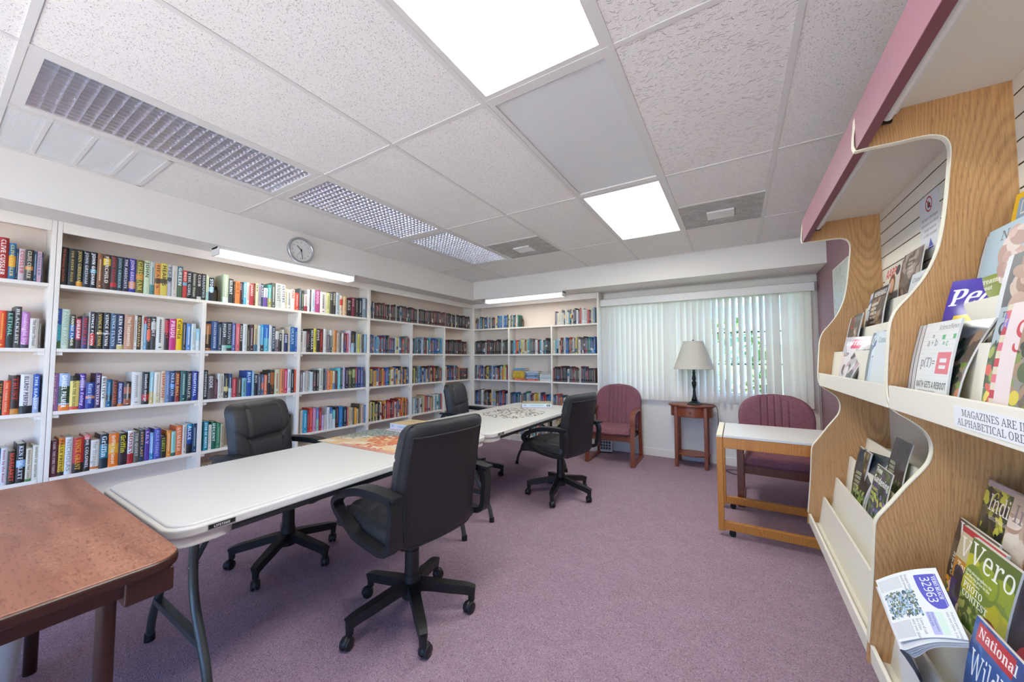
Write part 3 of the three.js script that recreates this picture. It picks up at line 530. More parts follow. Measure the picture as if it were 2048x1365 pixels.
// farther books: as one mass
const FAR = ['#1f2024', '#26242a', '#38302c', '#2c3850', '#7a2430', '#c8c4c0', '#d8d6d2', '#d8cfb8', '#c8b890', '#b84038', '#d88040', '#2c60a0', '#3a88b8', '#60a8c0', '#2c6a60', '#6a5a70', '#8a8078', '#9ab0c4', '#d4c858', '#4a4640', '#dcdcdc', '#5c3428', '#3c4a68', '#a83048', '#e0a040'];
const farSets = { dark: [0, 1, 2, 3, 0, 1, 2, 19, 21, 4, 5], mix: FAR.map((_, i) => i), light: [5, 6, 7, 8, 13, 17, 20, 5, 6, 7, 9, 10, 3, 15, 16], warm: [4, 9, 10, 21, 7, 8, 0, 18, 24, 6, 3, 11] };
const farCells = {};
for (const k of Object.keys(farSets)) farCells[k] = [];
for (let i = 0; i < 330; i++) {
  const k = Object.keys(farSets)[i % 4], s = farSets[k], c = FAR[s[Math.floor(rnd() * s.length)]], l = hex(c), dark = l[0] + l[1] + l[2] < 330;
  const bands = rnd() < 0.45 ? [[rr(0, 0.6), rr(0.08, 0.3), FAR[Math.floor(rnd() * FAR.length)]]] : [];
  farCells[k].push(spineCell(c, dark ? '#d8d4cc' : '#4a4440', '', bands));
}
const farGeo = [];
function farBook(x, y, z, turn, w, h, d, cell, flatLie) {
  const g = coverGeo(w, h, d, cell, false), p = bb(-d + 0.002, -0.003, 0.003, h - 0.004, -w / 2 + 0.0026, w / 2 - 0.0026), uv = p.attributes.uv, q = cellUV(pageCell, 0.5, 0.5);
  for (let k = 0; k < uv.count; k++) uv.setXY(k, q[0], q[1]);
  for (const e of [g, p]) { if (flatLie) { e.rotateX(Math.PI / 2); e.translate(0, 0, -h / 2); } else if (turn === 0 && rnd() < 0.04) e.rotateX(0.0); e.rotateY(turn); e.translate(x, y + (flatLie ? w / 2 : 0), z); farGeo.push(e); }
}
const pageCell = spineCell('#e4ddcc', '#e4ddcc', ' ', []);
function farRow(alongZ, a, b, y, set, hlo, hhi, wlo = 0.017, whi = 0.032) {
  let p = a; const dir = Math.sign(b - a);
  while (true) {
    const w = rr(wlo, whi), h = rr(hlo, hhi), c = farCells[set][Math.floor(rnd() * farCells[set].length)], d = rr(0.13, 0.165);
    if (Math.abs(b - p) < w + 0.004) break;
    if (alongZ) farBook(-3.9 - rr(0, 0.012), y, p + dir * w / 2, 0, w - 0.001, h, d, c); else farBook(p + dir * w / 2, y, FZ - 0.018 - rr(0, 0.012), -Math.PI / 2, w - 0.001, h, d, c);
    p += dir * w;
  }
}
farRow(true, -2.955, -4.99, SH.t, 'dark', 0.2, 0.222, 0.013, 0.028);
for (const [a, b, i] of [[-2.952, -3.62, 0], [-3.654, -4.3, 1], [-4.333, -4.9, 2]]) {
  farRow(true, a, b, SH[2], i === 1 ? 'mix' : i ? 'dark' : 'mix', 0.19, 0.245);
  farRow(true, a, i === 2 ? -4.72 : b, SH[3], i === 0 ? 'warm' : 'mix', 0.19, 0.245);
  farRow(true, a, b, SH[4], i === 0 ? 'warm' : 'light', 0.19, 0.25);
  farRow(true, a, b, SH[5], 'mix', 0.2, 0.27);
}
farRow(true, -1.3, -2.06, SH[5], 'mix', 0.2, 0.27); farRow(true, -2.105, -2.91, SH[5], 'mix', 0.2, 0.27);
farRow(true, -1.55, -2.06, SH[4], 'mix', 0.19, 0.25);
for (let k = 0; k < 7; k++) farBook(-3.91, SH[3] + k * 0.027, -4.83, 0, 0.026, 0.2, 0.14, farCells.dark[k * 3], true);
farRow(false, -3.84, -2.97, SH.t, 'mix', 0.18, 0.215, 0.016, 0.03);
farRow(false, -2.33, -1.7, SH.t, 'light', 0.18, 0.24, 0.018, 0.034);
for (const [a, b, i] of [[-3.84, -3.17, 0], [-3.13, -2.4, 1], [-2.365, -1.69, 2]]) {
  farRow(false, a, b, SH[2], i === 0 ? 'dark' : 'mix', 0.2, 0.25);
  if (i !== 1) farRow(false, a, b, SH[3], i === 0 ? 'mix' : 'dark', 0.19, 0.245);
  farRow(false, a, b, SH[4], 'mix', 0.2, 0.26);
  farRow(false, a, b, SH[5], 'light', 0.2, 0.28);
}
const far = tag(mesh('bookcase_books', farGeo, bookMat), 'hundreds of mixed books standing on the shelves near the corner', 'books');
far.userData.kind = 'stuff';
// books lying in stacks on the shelf right of the corner
const stackSpec = [[-2.98, [['#d05038', '#f0d8c8'], ['#d8b030', '#5a4010'], ['#e0c040', '#5a4010'], ['#e0b838', '#604818'], ['#c89840', '#f0e0c0'], ['#3a90c0', '#e0f0f8']], 0.2], [-2.74, [['#c84838', '#f0d8d0'], ['#88a8c8', '#f0f4f8'], ['#4a6a98', '#e8ecf4'], ['#7898b8', '#f0f4f8'], ['#c8d0d8', '#506080']], 0.21], [-2.5, [['#d8dcdc', '#a03040'], ['#c0d4dc', '#4a6070'], ['#d4dce0', '#a03040'], ['#c8ccc8', '#605850']], 0.2]];
stackSpec.forEach(([x, cols, len], s) => {
  let y = SH[3];
  cols.forEach(([bg, fg], k) => {
    const w = rr(0.026, 0.034), cell = spineCell(bg, fg, '', []), t = book('book', w, len + rr(-0.01, 0.01), 0.14, cell, false);
    t.rotation.set(0, -Math.PI / 2, 0);
    for (const c of t.children) { c.rotation.x = Math.PI / 2; c.position.z -= len / 2; }
    t.position.set(x + rr(-0.006, 0.006), y + w / 2, FZ - 0.03 - rr(0, 0.01));
    for (const c of t.children) if (c.name === 'pages') c.position.set(-0.003, 0, -len / 2 + 0.004);
    tag(t, `${colourOf(bg)} book lying flat, ${['bottom', 'second', 'third', 'fourth', 'fifth', 'sixth'][k]} up in the ${['tallest', 'middle', 'lowest'][s]} book pile`, 'book', 'books lying in piles');
    y += w + 0.0005;
  });
});
const atlasTex = new THREE.CanvasTexture(atlas); atlasTex.colorSpace = THREE.SRGBColorSpace; atlasTex.generateMipmaps = true;
bookMat.map = atlasTex;
{ // steel bookends
  const end = (x, y, z, turn, label) => {
    const t = thing('bookend', label, 'bookend', [x, y, z], turn);
    const s = new THREE.Shape(); s.moveTo(-0.055, 0); s.lineTo(-0.055, 0.09); s.absarc(0, 0.09, 0.055, Math.PI, 0, true); s.lineTo(0.055, 0); s.lineTo(0.028, 0); s.lineTo(0.028, 0.085); s.absarc(0, 0.085, 0.028, 0, Math.PI, false); s.lineTo(-0.028, 0); s.lineTo(-0.055, 0);
    const g = plain(new THREE.ExtrudeGeometry(s, { depth: 0.0015, bevelEnabled: false, curveSegments: 16 }));
    mesh('arch', g, std('#4a2b26', 0.4), t); mesh('foot', bb(-0.05, 0.05, 0, 0.0015, -0.09, 0), std('#4a2b26', 0.4), t);
  };
  end(-3.965, SH.t + 0.0005, -1.381, 0.0, 'brown arched steel bookend on the top shelf of the long bookcase');
  end(-2.95, SH.t + 0.0005, FZ - 0.1, Math.PI / 2, 'brown arched steel bookend on the top shelf near the corner');
}

// ---------------------------------------------------------------- strip lights and clock
function stripLight(pos, turn, len, label) {
  const t = thing('strip_light', label, 'light fixture', pos, turn); // runs along local z
  mesh('base_tray', bb(-0.06, 0.06, -0.022, 0, -len / 2, len / 2, 0.003), M.metalWhite, t);
  const s = new THREE.Shape(); s.moveTo(-0.055, -0.022); s.lineTo(-0.06, -0.05); s.quadraticCurveTo(-0.058, -0.068, -0.04, -0.07); s.lineTo(0.04, -0.07); s.quadraticCurveTo(0.058, -0.068, 0.06, -0.05); s.lineTo(0.055, -0.022);
  const g = plain(new THREE.ExtrudeGeometry(s, { depth: len - 0.03, bevelEnabled: false, curveSegments: 6 })); g.translate(0, 0, -len / 2 + 0.015);
  mesh('wrap_lens', g, M.glow, t);
  for (const e of [-1, 1]) mesh('end_cap', bb(-0.063, 0.063, -0.073, 0, e > 0 ? len / 2 - 0.015 : -len / 2, e > 0 ? len / 2 : -len / 2 + 0.015, 0.004), M.metalWhite, t);
  const l = new THREE.RectAreaLight(0xf8fcf0, STRIP, 0.1, len - 0.04); l.name = 'tube_glow'; l.rotation.x = -Math.PI / 2; l.position.y = -0.074; t.add(l);
}
stripLight([-3.68, 2.24, -1.9], 0, 1.27, 'lit fluorescent strip light under the soffit below the wall clock');
stripLight([-2.72, 2.255, -4.76], Math.PI / 2, 1.34, 'lit fluorescent strip light above the shorter bookcase by the corner');
{
  const t = thing('wall_clock', 'round silver wall clock with a white dial on the soffit', 'clock', [-3.6, 2.358, -1.915]);
  const prof = [[0, 0], [0.122, 0], [0.125, 0.008], [0.124, 0.03], [0.116, 0.038], [0.108, 0.034], [0.104, 0.022], [0, 0.022]];
  const rim = lathe(prof.slice(1, 7), 0, 0, 0, 48); rim.rotateZ(-Math.PI / 2);
  mesh('rim', rim, std('#b9babd', 0.3, { metalness: 0.8 }), t);
  const face = document.createElement('canvas'); face.width = face.height = 256;
  const c = face.getContext('2d'); c.fillStyle = '#e3e2e0'; c.fillRect(0, 0, 256, 256); c.fillStyle = '#55555a'; c.font = '26px sans-serif'; c.textAlign = 'center'; c.textBaseline = 'middle';
  for (let k = 1; k <= 12; k++) { const a = (k * Math.PI) / 6; c.fillText(String(k), 128 + 96 * Math.sin(a), 128 - 96 * Math.cos(a)); }
  const ft = new THREE.CanvasTexture(face); ft.colorSpace = THREE.SRGBColorSpace;
  const dial = plain(new THREE.CircleGeometry(0.106, 40)); dial.rotateY(Math.PI / 2); dial.translate(0.022, 0, 0);
  mesh('dial', dial, std('#ffffff', 0.5, { map: ft }), t);
  const hand = (a, l, w, x) => { const g = bb(x, x + 0.0015, -0.014, l, -w, w); g.rotateX(a); return g; };
  mesh('hour_hand', hand(0.8, 0.055, 0.0028, 0.025), M.black, t);
  mesh('minute_hand', hand(-2.96, 0.085, 0.0022, 0.0275), M.black, t);
  mesh('second_hand', hand(2.55, 0.07, 0.0009, 0.03), M.black, t);
  const pin = cyl(0.004, 0.004, 0.034, 0, 0, 0, 12); pin.rotateZ(-Math.PI / 2); mesh('hub', pin, M.black, t);
}

// ---------------------------------------------------------------- tables
function roundRect(hx, hz, r) {
  const s = new THREE.Shape();
  s.moveTo(-hx + r, -hz); s.lineTo(hx - r, -hz); s.absarc(hx - r, -hz + r, r, -Math.PI / 2, 0); s.lineTo(hx, hz - r); s.absarc(hx - r, hz - r, r, 0, Math.PI / 2); s.lineTo(-hx + r, hz); s.absarc(-hx + r, hz - r, r, Math.PI / 2, Math.PI); s.lineTo(-hx, -hz + r); s.absarc(-hx + r, -hz + r, r, Math.PI, Math.PI * 1.5);
  return s;
}
function slab(hx, hz, r, y0, y1, bevel) {
  const g = new THREE.ExtrudeGeometry(roundRect(hx - bevel, hz - bevel, Math.max(0.003, r - bevel)), { depth: y1 - y0 - 2 * bevel, bevelEnabled: true, bevelSize: bevel, bevelThickness: bevel, bevelSegments: 3, curveSegments: 10 });
  g.rotateX(-Math.PI / 2); g.translate(0, y0 + bevel, 0);
  return metre(plain(g));
}
const plate = document.createElement('canvas'); plate.width = 256; plate.height = 56;
{ const c = plate.getContext('2d'); c.fillStyle = '#1a1a1a'; c.fillRect(0, 0, 256, 56); c.strokeStyle = '#cfcfcf'; c.lineWidth = 3; c.strokeRect(4, 4, 248, 48); c.fillStyle = '#e2e2e2'; c.font = 'bold 34px sans-serif'; c.textAlign = 'center'; c.textBaseline = 'middle'; c.fillText('LIFETIME', 128, 30); }
const plateTex = new THREE.CanvasTexture(plate); plateTex.colorSpace = THREE.SRGBColorSpace;
function foldingTable(z, label) {
  const t = thing('folding_table', label, 'table', [-2.03, 0, z], 0), hx = 0.425, hz = 0.915, Y = 0.737;
  mesh('table_top', [slab(hx, hz, 0.085, Y - 0.042, Y - 0.008, 0.008), slab(hx - 0.016, hz - 0.016, 0.075, Y - 0.02, Y, 0.007), slab(hx - 0.05, hz - 0.03, 0.06, Y - 0.056, Y - 0.04, 0.006), slab(hx - 0.012, 0.1, 0.075, Y - 0.078, Y - 0.03, 0.006).translate(0, 0, hz - 0.112), slab(hx - 0.012, 0.1, 0.075, Y - 0.078, Y - 0.03, 0.006).translate(0, 0, -hz + 0.112)], M.plastic, t);
  for (const s of [-1, 1]) mesh('side_rail', tube([[s * 0.37, 0.668, -hz + 0.09], [s * 0.37, 0.668, hz - 0.09]], 0.014, 2, 8), M.steelGrey, t);
  for (const e of [-1, 1]) {
    const lz = e * 0.75;
    for (const s of [-1, 1]) {
      const leg = mesh('leg', tube([[s * 0.14, 0.69, lz], [s * 0.14, 0.56, lz], [s * 0.14, 0.44, lz], [s * 0.165, 0.34, lz], [s * 0.235, 0.23, lz], [s * 0.3, 0.12, lz], [s * 0.325, 0.03, lz], [s * 0.328, 0.006, lz]], 0.0165, 40, 12), M.steelGrey, t);
      mesh('rubber_foot', cyl(0.02, 0.019, 0.036, s * 0.328, 0, lz, 14), M.rubber, leg);
      const bolt = cyl(0.006, 0.006, 0.04, 0, -0.02, 0, 10); bolt.rotateX(Math.PI / 2); bolt.translate(s * 0.14, 0.47, lz);
      mesh('bolt', bolt, M.chrome, leg);
    }
    mesh('cross_bar', strip([[0.225, 0], [0.2, 0.0]], 0.5, 0.03).rotateY(0).translate(0, 0, lz), M.steelGrey, t);
    mesh('pivot_bar', tube([[-0.38, 0.675, lz], [0.38, 0.675, lz]], 0.014, 2, 8), M.steelGrey, t);
    mesh('brace', [bar([-0.125, 0.46, lz], [0, 0.58, lz - e * 0.13], 0.006, 0.022), bar([0.125, 0.46, lz], [0, 0.58, lz - e * 0.13], 0.006, 0.022), bar([0, 0.58, lz - e * 0.11], [0, 0.665, lz - e * 0.45], 0.012, 0.026)], M.steelGrey, t);
    const ring = new THREE.TorusGeometry(0.021, 0.004, 8, 16); ring.translate(0, 0.58, lz - e * 0.135); mesh('lock_ring', plain(ring), M.chrome, t);
  }
  const pg = plain(new THREE.PlaneGeometry(0.085, 0.019)); pg.rotateY(Math.PI / 2); pg.translate(hx + 0.0012, Y - 0.025, hz - 0.15);
  mesh('name_plate', pg, std('#ffffff', 0.4, { map: plateTex }), t);
  return t;
}
foldingTable(-1.37, 'white plastic folding table touching the brown table, assembled jigsaw on top');
foldingTable(-3.215, 'white plastic folding table with loose jigsaw pieces and a puzzle box');
{
  const t = thing('brown_table', 'scuffed brown wood-grain folding table with a dark rounded edge', 'table', [-2.015, 0, -0.05]);
  const hx = 0.655, hz = 0.38, Y = 0.755;
  mesh('table_top', metre(slab(hx - 0.004, hz - 0.004, 0.07, Y - 0.018, Y, 0.003), true), M.mahogany, t);
  mesh('edge_band', slab(hx, hz, 0.074, Y - 0.034, Y - 0.003, 0.009), M.brownMetal, t);
  mesh('apron', [bb(-hx + 0.05, hx - 0.05, Y - 0.09, Y - 0.034, -hz + 0.05, -hz + 0.07), bb(-hx + 0.05, hx - 0.05, Y - 0.09, Y - 0.034, hz - 0.07, hz - 0.05), bb(-hx + 0.03, -hx + 0.05, Y - 0.075, Y - 0.034, -hz + 0.05, hz - 0.05), bb(hx - 0.05, hx - 0.03, Y - 0.075, Y - 0.034, -hz + 0.05, hz - 0.05)], M.brownMetal, t);
  for (const sx of [-1, 1]) for (const sz of [-1, 1]) {
    mesh('corner_block', bb(sx * (hx - 0.02) - 0.055 * (sx > 0 ? 1 : 0), sx * (hx - 0.02) + 0.055 * (sx < 0 ? 1 : 0), Y - 0.1, Y - 0.034, sz * (hz - 0.02) - 0.1 * (sz > 0 ? 1 : 0), sz * (hz - 0.02) + 0.1 * (sz < 0 ? 1 : 0), 0.006), M.brownMetal, t);
    mesh('leg', cyl(0.02, 0.02, Y - 0.04, sx * (hx - 0.13), 0, sz * (hz - 0.13), 20), M.brownMetal, t);
  }
}

// ---------------------------------------------------------------- office chairs
const clamp01 = (v) => Math.max(0, Math.min(1, v));
const groove = (d, w) => Math.exp(-(d * d) / (w * w));
function outline(w, r, H, y) { // half width of a rounded rectangle of height H at height y
  const d = Math.min(y, H - y); if (d >= r) return w; const q = r - d; return w - r + Math.sqrt(Math.max(0, r * r - q * q));
}
function officeChair(baseTurn, label) {
  const t = thing('office_chair', label, 'office chair', [0, 0, 0], 0);
  // five-star base
  for (let k = 0; k < 5; k++) {
    const a = baseTurn + (k * Math.PI * 2) / 5, R = 0.305;
    const leg = strip([[0.155, 0], [0.15, 0.08], [0.128, 0.2], [0.112, 0.285], [0.1, 0.318]], 0.05, 0.045, 0, false, 20, (v) => 0.056 - 0.022 * v);
    leg.rotateY(a);
    const L = mesh('base_leg', leg, M.blackPlastic, t);
    const fork = [cyl(0.017, 0.02, 0.055, 0, 0.055, R, 14)];
    const wheel = (dx) => { const g = lathe([[0, -0.011], [0.022, -0.011], [0.0265, -0.006], [0.0275, 0.003], [0.024, 0.009], [0, 0.012]], 0, 0, 0, 20); g.rotateZ(dx > 0 ? -Math.PI / 2 : Math.PI / 2); g.translate(dx, 0.0275, 0.018); return g; };
    const hood = new THREE.SphereGeometry(0.031, 18, 10, 0, Math.PI * 2, 0, Math.PI * 0.55); hood.scale(0.72, 1, 1); hood.translate(0, 0.0305, 0.018);
    const cg = merged([wheel(0.0135), wheel(-0.0135), plain(hood)]); cg.rotateY(k * 1.7 + 0.6); cg.translate(0, 0, R);
    const cm = merged([...fork, cg]); cm.rotateY(a);
    mesh('caster', cm, M.blackPlastic, L);
  }
  mesh('column', [cyl(0.048, 0.04, 0.11, 0, 0.1, 0, 24), cyl(0.037, 0.035, 0.13, 0, 0.2, 0, 24), cyl(0.03, 0.028, 0.08, 0, 0.32, 0, 24)], M.blackPlastic, t);
  mesh('gas_rod', cyl(0.014, 0.014, 0.06, 0, 0.395, 0, 16), M.chrome, t);
  mesh('mechanism', [bb(-0.1, 0.1, 0.445, 0.475, -0.13, 0.1, 0.006), bb(0.1, 0.2, 0.45, 0.462, 0.02, 0.035, 0.004), cyl(0.022, 0.026, 0.06, 0, 0.39, 0.1, 14)], M.blackPlastic, t);
  // seat cushion
  const SW = 0.262, SD = 0.54;
  const seatTop = (s, v) => {
    const z = v * SD, w = outline(SW, 0.06, SD, z), e = clamp01(1 - Math.pow(Math.abs(s), 6)), f = clamp01(1 - Math.pow(Math.abs(2 * v - 1), 8));
    const h = 0.075 * Math.pow(e * f, 0.35) + 0.02 * (1 - s * s) - 0.03 * Math.pow(clamp01((v - 0.72) / 0.28), 2) - 0.012 * groove(Math.abs(s) - 0.72, 0.035) - 0.008 * groove(v - 0.55, 0.03) * (Math.abs(s) < 0.72 ? 1 : 0);
    return [s * w, 0.492 + h + (Math.abs(s) > 0.8 ? 0.004 * Math.sin(v * 70) * e : 0), -0.22 + z];
  };
  const seat = merged([surf(40, 40, (a, b) => seatTop(a * 2 - 1, b), true), surf(40, 40, (a, b) => { const s = a * 2 - 1, z = b * SD, w = outline(SW, 0.06, SD, z); const e = clamp01(1 - Math.pow(Math.abs(s), 6)), f = clamp01(1 - Math.pow(Math.abs(2 * b - 1), 8)); const q = seatTop(s, b); return [s * w, e * f < 1e-6 ? q[1] : 0.492 - 0.03 * Math.pow(e * f, 0.3) - 0.03 * Math.pow(clamp01((b - 0.72) / 0.28), 2), -0.22 + z]; })]);
  mesh('seat', smooth(seat), M.leather, t);
  // backrest: cushioned front with stitched seams, rolled top
  const BH = 0.575, Y0 = 0.45;
  const halfW = (v) => { const y = v * BH; return outline(0.23 + 0.022 * Math.sin(Math.min(1, v * 1.15) * Math.PI * 0.8), 0.06, BH, y); };
  const mid = (v) => -0.195 - 0.05 * v - 0.025 * v * v + 0.015 * Math.sin(v * Math.PI);
  const front = (s, v) => {
    const e = clamp01(1 - Math.pow(Math.abs(s), 5)), f = clamp01(1 - Math.pow(Math.abs(2 * v - 1), 12)), sideSeam = 0.58 - 0.12 * clamp01((0.62 - v) / 0.6), inner = Math.abs(s) < sideSeam;
    let d = 0.05 * Math.pow(e * f, 0.4);
    if (inner) d += 0.02 * Math.pow(clamp01(1 - Math.pow((v - 0.8) / 0.19, 2)), 0.6) * (1 - 0.4 * s * s) + 0.012 * Math.pow(clamp01(1 - Math.pow((v - 0.33) / 0.28, 2)), 0.6);
    else d += 0.008 * clamp01(1 - Math.pow((v - 0.8) / 0.2, 2));
    d -= 0.017 * groove(Math.abs(s) - sideSeam, 0.022) * (v > 0.1 ? 1 : v * 10) + (inner ? 0.014 * groove(v - 0.6, 0.014) : 0.011 * groove(v - 0.6 - (Math.abs(s) - sideSeam) * 0.3, 0.012));
    d += 0.022 * Math.abs(s) * Math.abs(s);
    return [s * halfW(v), Y0 + v * BH, mid(v) + d * Math.min(1, e * f * 30)];
  };
  const rear = (s, v) => { const e = clamp01(1 - Math.pow(Math.abs(s), 6)), f = clamp01(1 - Math.pow(Math.abs(2 * v - 1), 14)); return [s * halfW(v), Y0 + v * BH, mid(v) - 0.045 * Math.pow(e * f, 0.45) + 0.02 * s * s * Math.min(1, e * f * 30)]; };
  mesh('backrest', smooth(merged([surf(60, 60, (a, b) => front(a * 2 - 1, b)), surf(60, 60, (a, b) => rear(a * 2 - 1, b), true)])), M.leather, t);
  const inset = (s, v) => { const q = rear(s * 0.87, 0.03 + v * 0.86); return [q[0], q[1], q[2] - 0.0035]; };
  const pan = mesh('back_panel', smooth(surf(30, 30, (a, b) => inset(a * 2 - 1, b), true)), std('#1c1a1e', 0.42, { bumpMap: leatherBump, bumpScale: 0.0012 }), t);
  const ring = [];
  for (let k = 0; k < 16; k++) ring.push(inset(-1 + k / 8, 0)); for (let k = 0; k < 24; k++) ring.push(inset(1, k / 24)); for (let k = 0; k < 16; k++) ring.push(inset(1 - k / 8, 1)); for (let k = 0; k < 24; k++) ring.push(inset(-1, 1 - k / 24));
  mesh('piping', tube(ring, 0.004, 160, 6, true), M.leather, pan);
  // loop arms
  for (const s of [-1, 1]) {
    const loop = strip([[0.488, -0.19], [0.51, -0.235], [0.6, -0.25], [0.67, -0.255], [0.712, -0.235], [0.713, -0.14], [0.7, 0], [0.672, 0.1], [0.64, 0.185], [0.605, 0.222], [0.572, 0.195], [0.55, 0.15], [0.52, 0.08], [0.5, 0.03], [0.49, -0.06]], 0.05, 0.028, s * 0.285, true, 90);
    mesh('arm', loop, M.blackPlastic, t);
    const pad = strip([[0.727, -0.28], [0.731, -0.14], [0.718, 0], [0.689, 0.1], [0.655, 0.19]], 0.06, 0.014, s * 0.285, false, 24, (v) => 0.052 + 0.02 * Math.sin(v * Math.PI));
    mesh('arm_pad', pad, M.blackPlastic, t);
  }
  return t;
}
const chairA = officeChair(0, 'black leather office chair, back turned, beside the white table with the assembled jigsaw');
{
  // each chair keeps its own caster angles
  const place = (c, x, z, turn) => { c.position.set(x, 0, z); c.rotation.y = turn; };
  place(chairA, -1.447, -1.375, -1.68);
  chairA.children.filter((o) => /base_leg/.test(o.name)).forEach((o) => { o.rotation.y = -0.28 + 1.68; });
  const more = [[-2.53, -1.32, 1.1, -0.38, 'black leather office chair facing the room between long bookcase and jigsaw table'], [-1.467, -3.286, -1.38, 0.54, 'black leather office chair between the loose-piece jigsaw table and the maroon armchair'], [-2.5, -3.28, 1.27, 0.3, 'black leather office chair between long bookcase and the loose-piece jigsaw table']];
  for (const [x, z, turn, b, label] of more) {
    const c = dup(chairA, [x, 0, z], turn, label);
    c.children.filter((o) => /base_leg/.test(o.name)).forEach((o) => { o.rotation.y = b - turn; });
    const drop = x > -2 ? 0.04 : 0; // this seat is set lower
    c.children.filter((o) => !/base_leg|column/.test(o.name)).forEach((o) => { o.position.y -= drop; });
  }
}

// ---------------------------------------------------------------- maroon armchairs
function armchair(pos, turn, W, label) {
  const t = thing('guest_armchair', label, 'armchair', pos, turn); // faces +z, origin between the feet
  for (const s of [-1, 1]) {
    const x = s * (W / 2 - 0.025);
    const loop = strip([[0.014, 0.27], [0.2, 0.262], [0.45, 0.25], [0.58, 0.243], [0.625, 0.215], [0.645, 0.15], [0.65, 0], [0.645, -0.14]], 0.05, 0.026, x, false, 60);
    const frame = mesh('arm_frame', loop, M.cherry, t);
    mesh('rear_leg', metre(bar([x, 0.012, -0.27], [x, 0.36, -0.215], 0.046, 0.05)), M.cherry, frame);
    mesh('rear_post', metre(bar([x, 0.36, -0.215], [x, 0.66, -0.2], 0.046, 0.045)), M.cherry, frame);
    mesh('runner', bb(x - 0.025, x + 0.025, 0, 0.027, -0.29, 0.283, 0.005), M.cherry, frame);
  }
  mesh('front_rail', bb(-W / 2 + 0.05, W / 2 - 0.05, 0.285, 0.355, 0.2, 0.228, 0.004), M.cherry, t);
  mesh('side_rail', [bb(-W / 2 + 0.05, -W / 2 + 0.075, 0.3, 0.36, -0.2, 0.2), bb(W / 2 - 0.075, W / 2 - 0.05, 0.3, 0.36, -0.2, 0.2), bb(-W / 2 + 0.05, W / 2 - 0.05, 0.3, 0.36, -0.22, -0.195)], M.darkEdge, t);
  const w = W / 2 - 0.056, D = 0.5;
  const top = (s, v) => { const e = clamp01(1 - Math.pow(Math.abs(s), 8)) * clamp01(1 - Math.pow(Math.abs(2 * v - 1), 8)); return [s * outline(w, 0.06, D, v * D), 0.385 + 0.065 * Math.pow(e, 0.35) - 0.012 * Math.exp(-(s * s) / 0.15) * v, -0.215 + v * D]; };
  const bot = (s, v) => { const e = clamp01(1 - Math.pow(Math.abs(s), 8)) * clamp01(1 - Math.pow(Math.abs(2 * v - 1), 8)); return [s * outline(w, 0.06, D, v * D), 0.385 - 0.028 * Math.pow(e, 0.3), -0.215 + v * D]; };
  mesh('seat', smooth(merged([surf(30, 30, (a, b) => top(a * 2 - 1, b), true), surf(30, 30, (a, b) => bot(a * 2 - 1, b))])), M.maroon, t);
  const H = 0.56, bw = W / 2 - 0.005;
  const hw = (v) => { const y = v * H; if (v < 0.55) return bw * (0.9 + 0.18 * v); const q = (v - 0.55) / 0.45; return bw * 0.999 * Math.pow(1 - Math.pow(q, 2.6), 0.42); };
  const z0 = (v) => -0.19 - 0.085 * v;
  const fr = (s, v) => { const e = clamp01(1 - Math.pow(Math.abs(s), 7)), f = clamp01(1 - Math.pow(Math.abs(2 * v - 1), 12)); let d = 0.055 * Math.pow(e * f, 0.4); const X = s * hw(v); for (const q of [-0.11, -0.055, 0, 0.055, 0.11]) d -= 0.012 * groove(X - q, 0.006) * (v > 0.03 ? 1 : 0); return [X, 0.4 + v * H, z0(v) + Math.max(0, d) + 0.03 * s * s * Math.min(1, e * f * 20)]; };
  const bk = (s, v) => { const e = clamp01(1 - Math.pow(Math.abs(s), 7)), f = clamp01(1 - Math.pow(Math.abs(2 * v - 1), 12)); return [s * hw(v), 0.4 + v * H, z0(v) - 0.03 * Math.pow(e * f, 0.4) + 0.03 * s * s * Math.min(1, e * f * 20)]; };
  mesh('backrest', smooth(merged([surf(120, 40, (a, b) => fr(a * 2 - 1, b)), surf(40, 40, (a, b) => bk(a * 2 - 1, b), true)])), M.maroon, t);
}
armchair([-1.373, 0, -4.79], 0.03, 0.61, 'maroon fabric wooden armchair between the blind and the oval side table');
armchair([0.3, 0, -4.12], -0.03, 0.62, 'maroon fabric wooden armchair tucked behind the wheeled wooden cart');

// ---------------------------------------------------------------- oval side table, lamp
{
  const t = thing('side_table', 'small oval reddish wood side table with one drawer', 'side table', [-0.485, 0, -5.02]);
  const ell = (rx, rz, y0, y1, b = 0.004) => { const s = new THREE.Shape(); s.absellipse(0, 0, rx - b, rz - b, 0, Math.PI * 2); const g = new THREE.ExtrudeGeometry(s, { depth: y1 - y0 - 2 * b, bevelEnabled: true, bevelSize: b, bevelThickness: b, bevelSegments: 2, curveSegments: 40 }); g.rotateX(-Math.PI / 2); g.translate(0, y0 + b, 0); return metre(plain(g)); };
  mesh('table_top', ell(0.262, 0.2, 0.722, 0.745, 0.007), M.cherry, t);
  mesh('apron', ell(0.236, 0.176, 0.6, 0.722), M.cherry, t);
  mesh('lower_shelf', ell(0.2, 0.155, 0.135, 0.152), M.cherry, t);
  for (const sx of [-1, 1]) for (const sz of [-1, 1]) mesh('leg', metre(bar([sx * 0.16, 0, sz * 0.145], [sx * 0.16, 0.72, sz * 0.135], 0.038, 0.038)), M.cherry, t);
  const d = plain(new THREE.CylinderGeometry(1, 1, 0.1, 24, 1, true, -0.42, 0.84)); d.scale(0.239, 1, 0.179); d.translate(0, 0.66, 0);
  const dr = mesh('drawer_front', d, std('#ffffff', 0.33, { map: cherryMap, side: THREE.DoubleSide }), t);
  const k = new THREE.SphereGeometry(0.011, 14, 10); k.translate(0, 0.66, 0.19); mesh('knob', plain(k), M.cherry, dr);
}
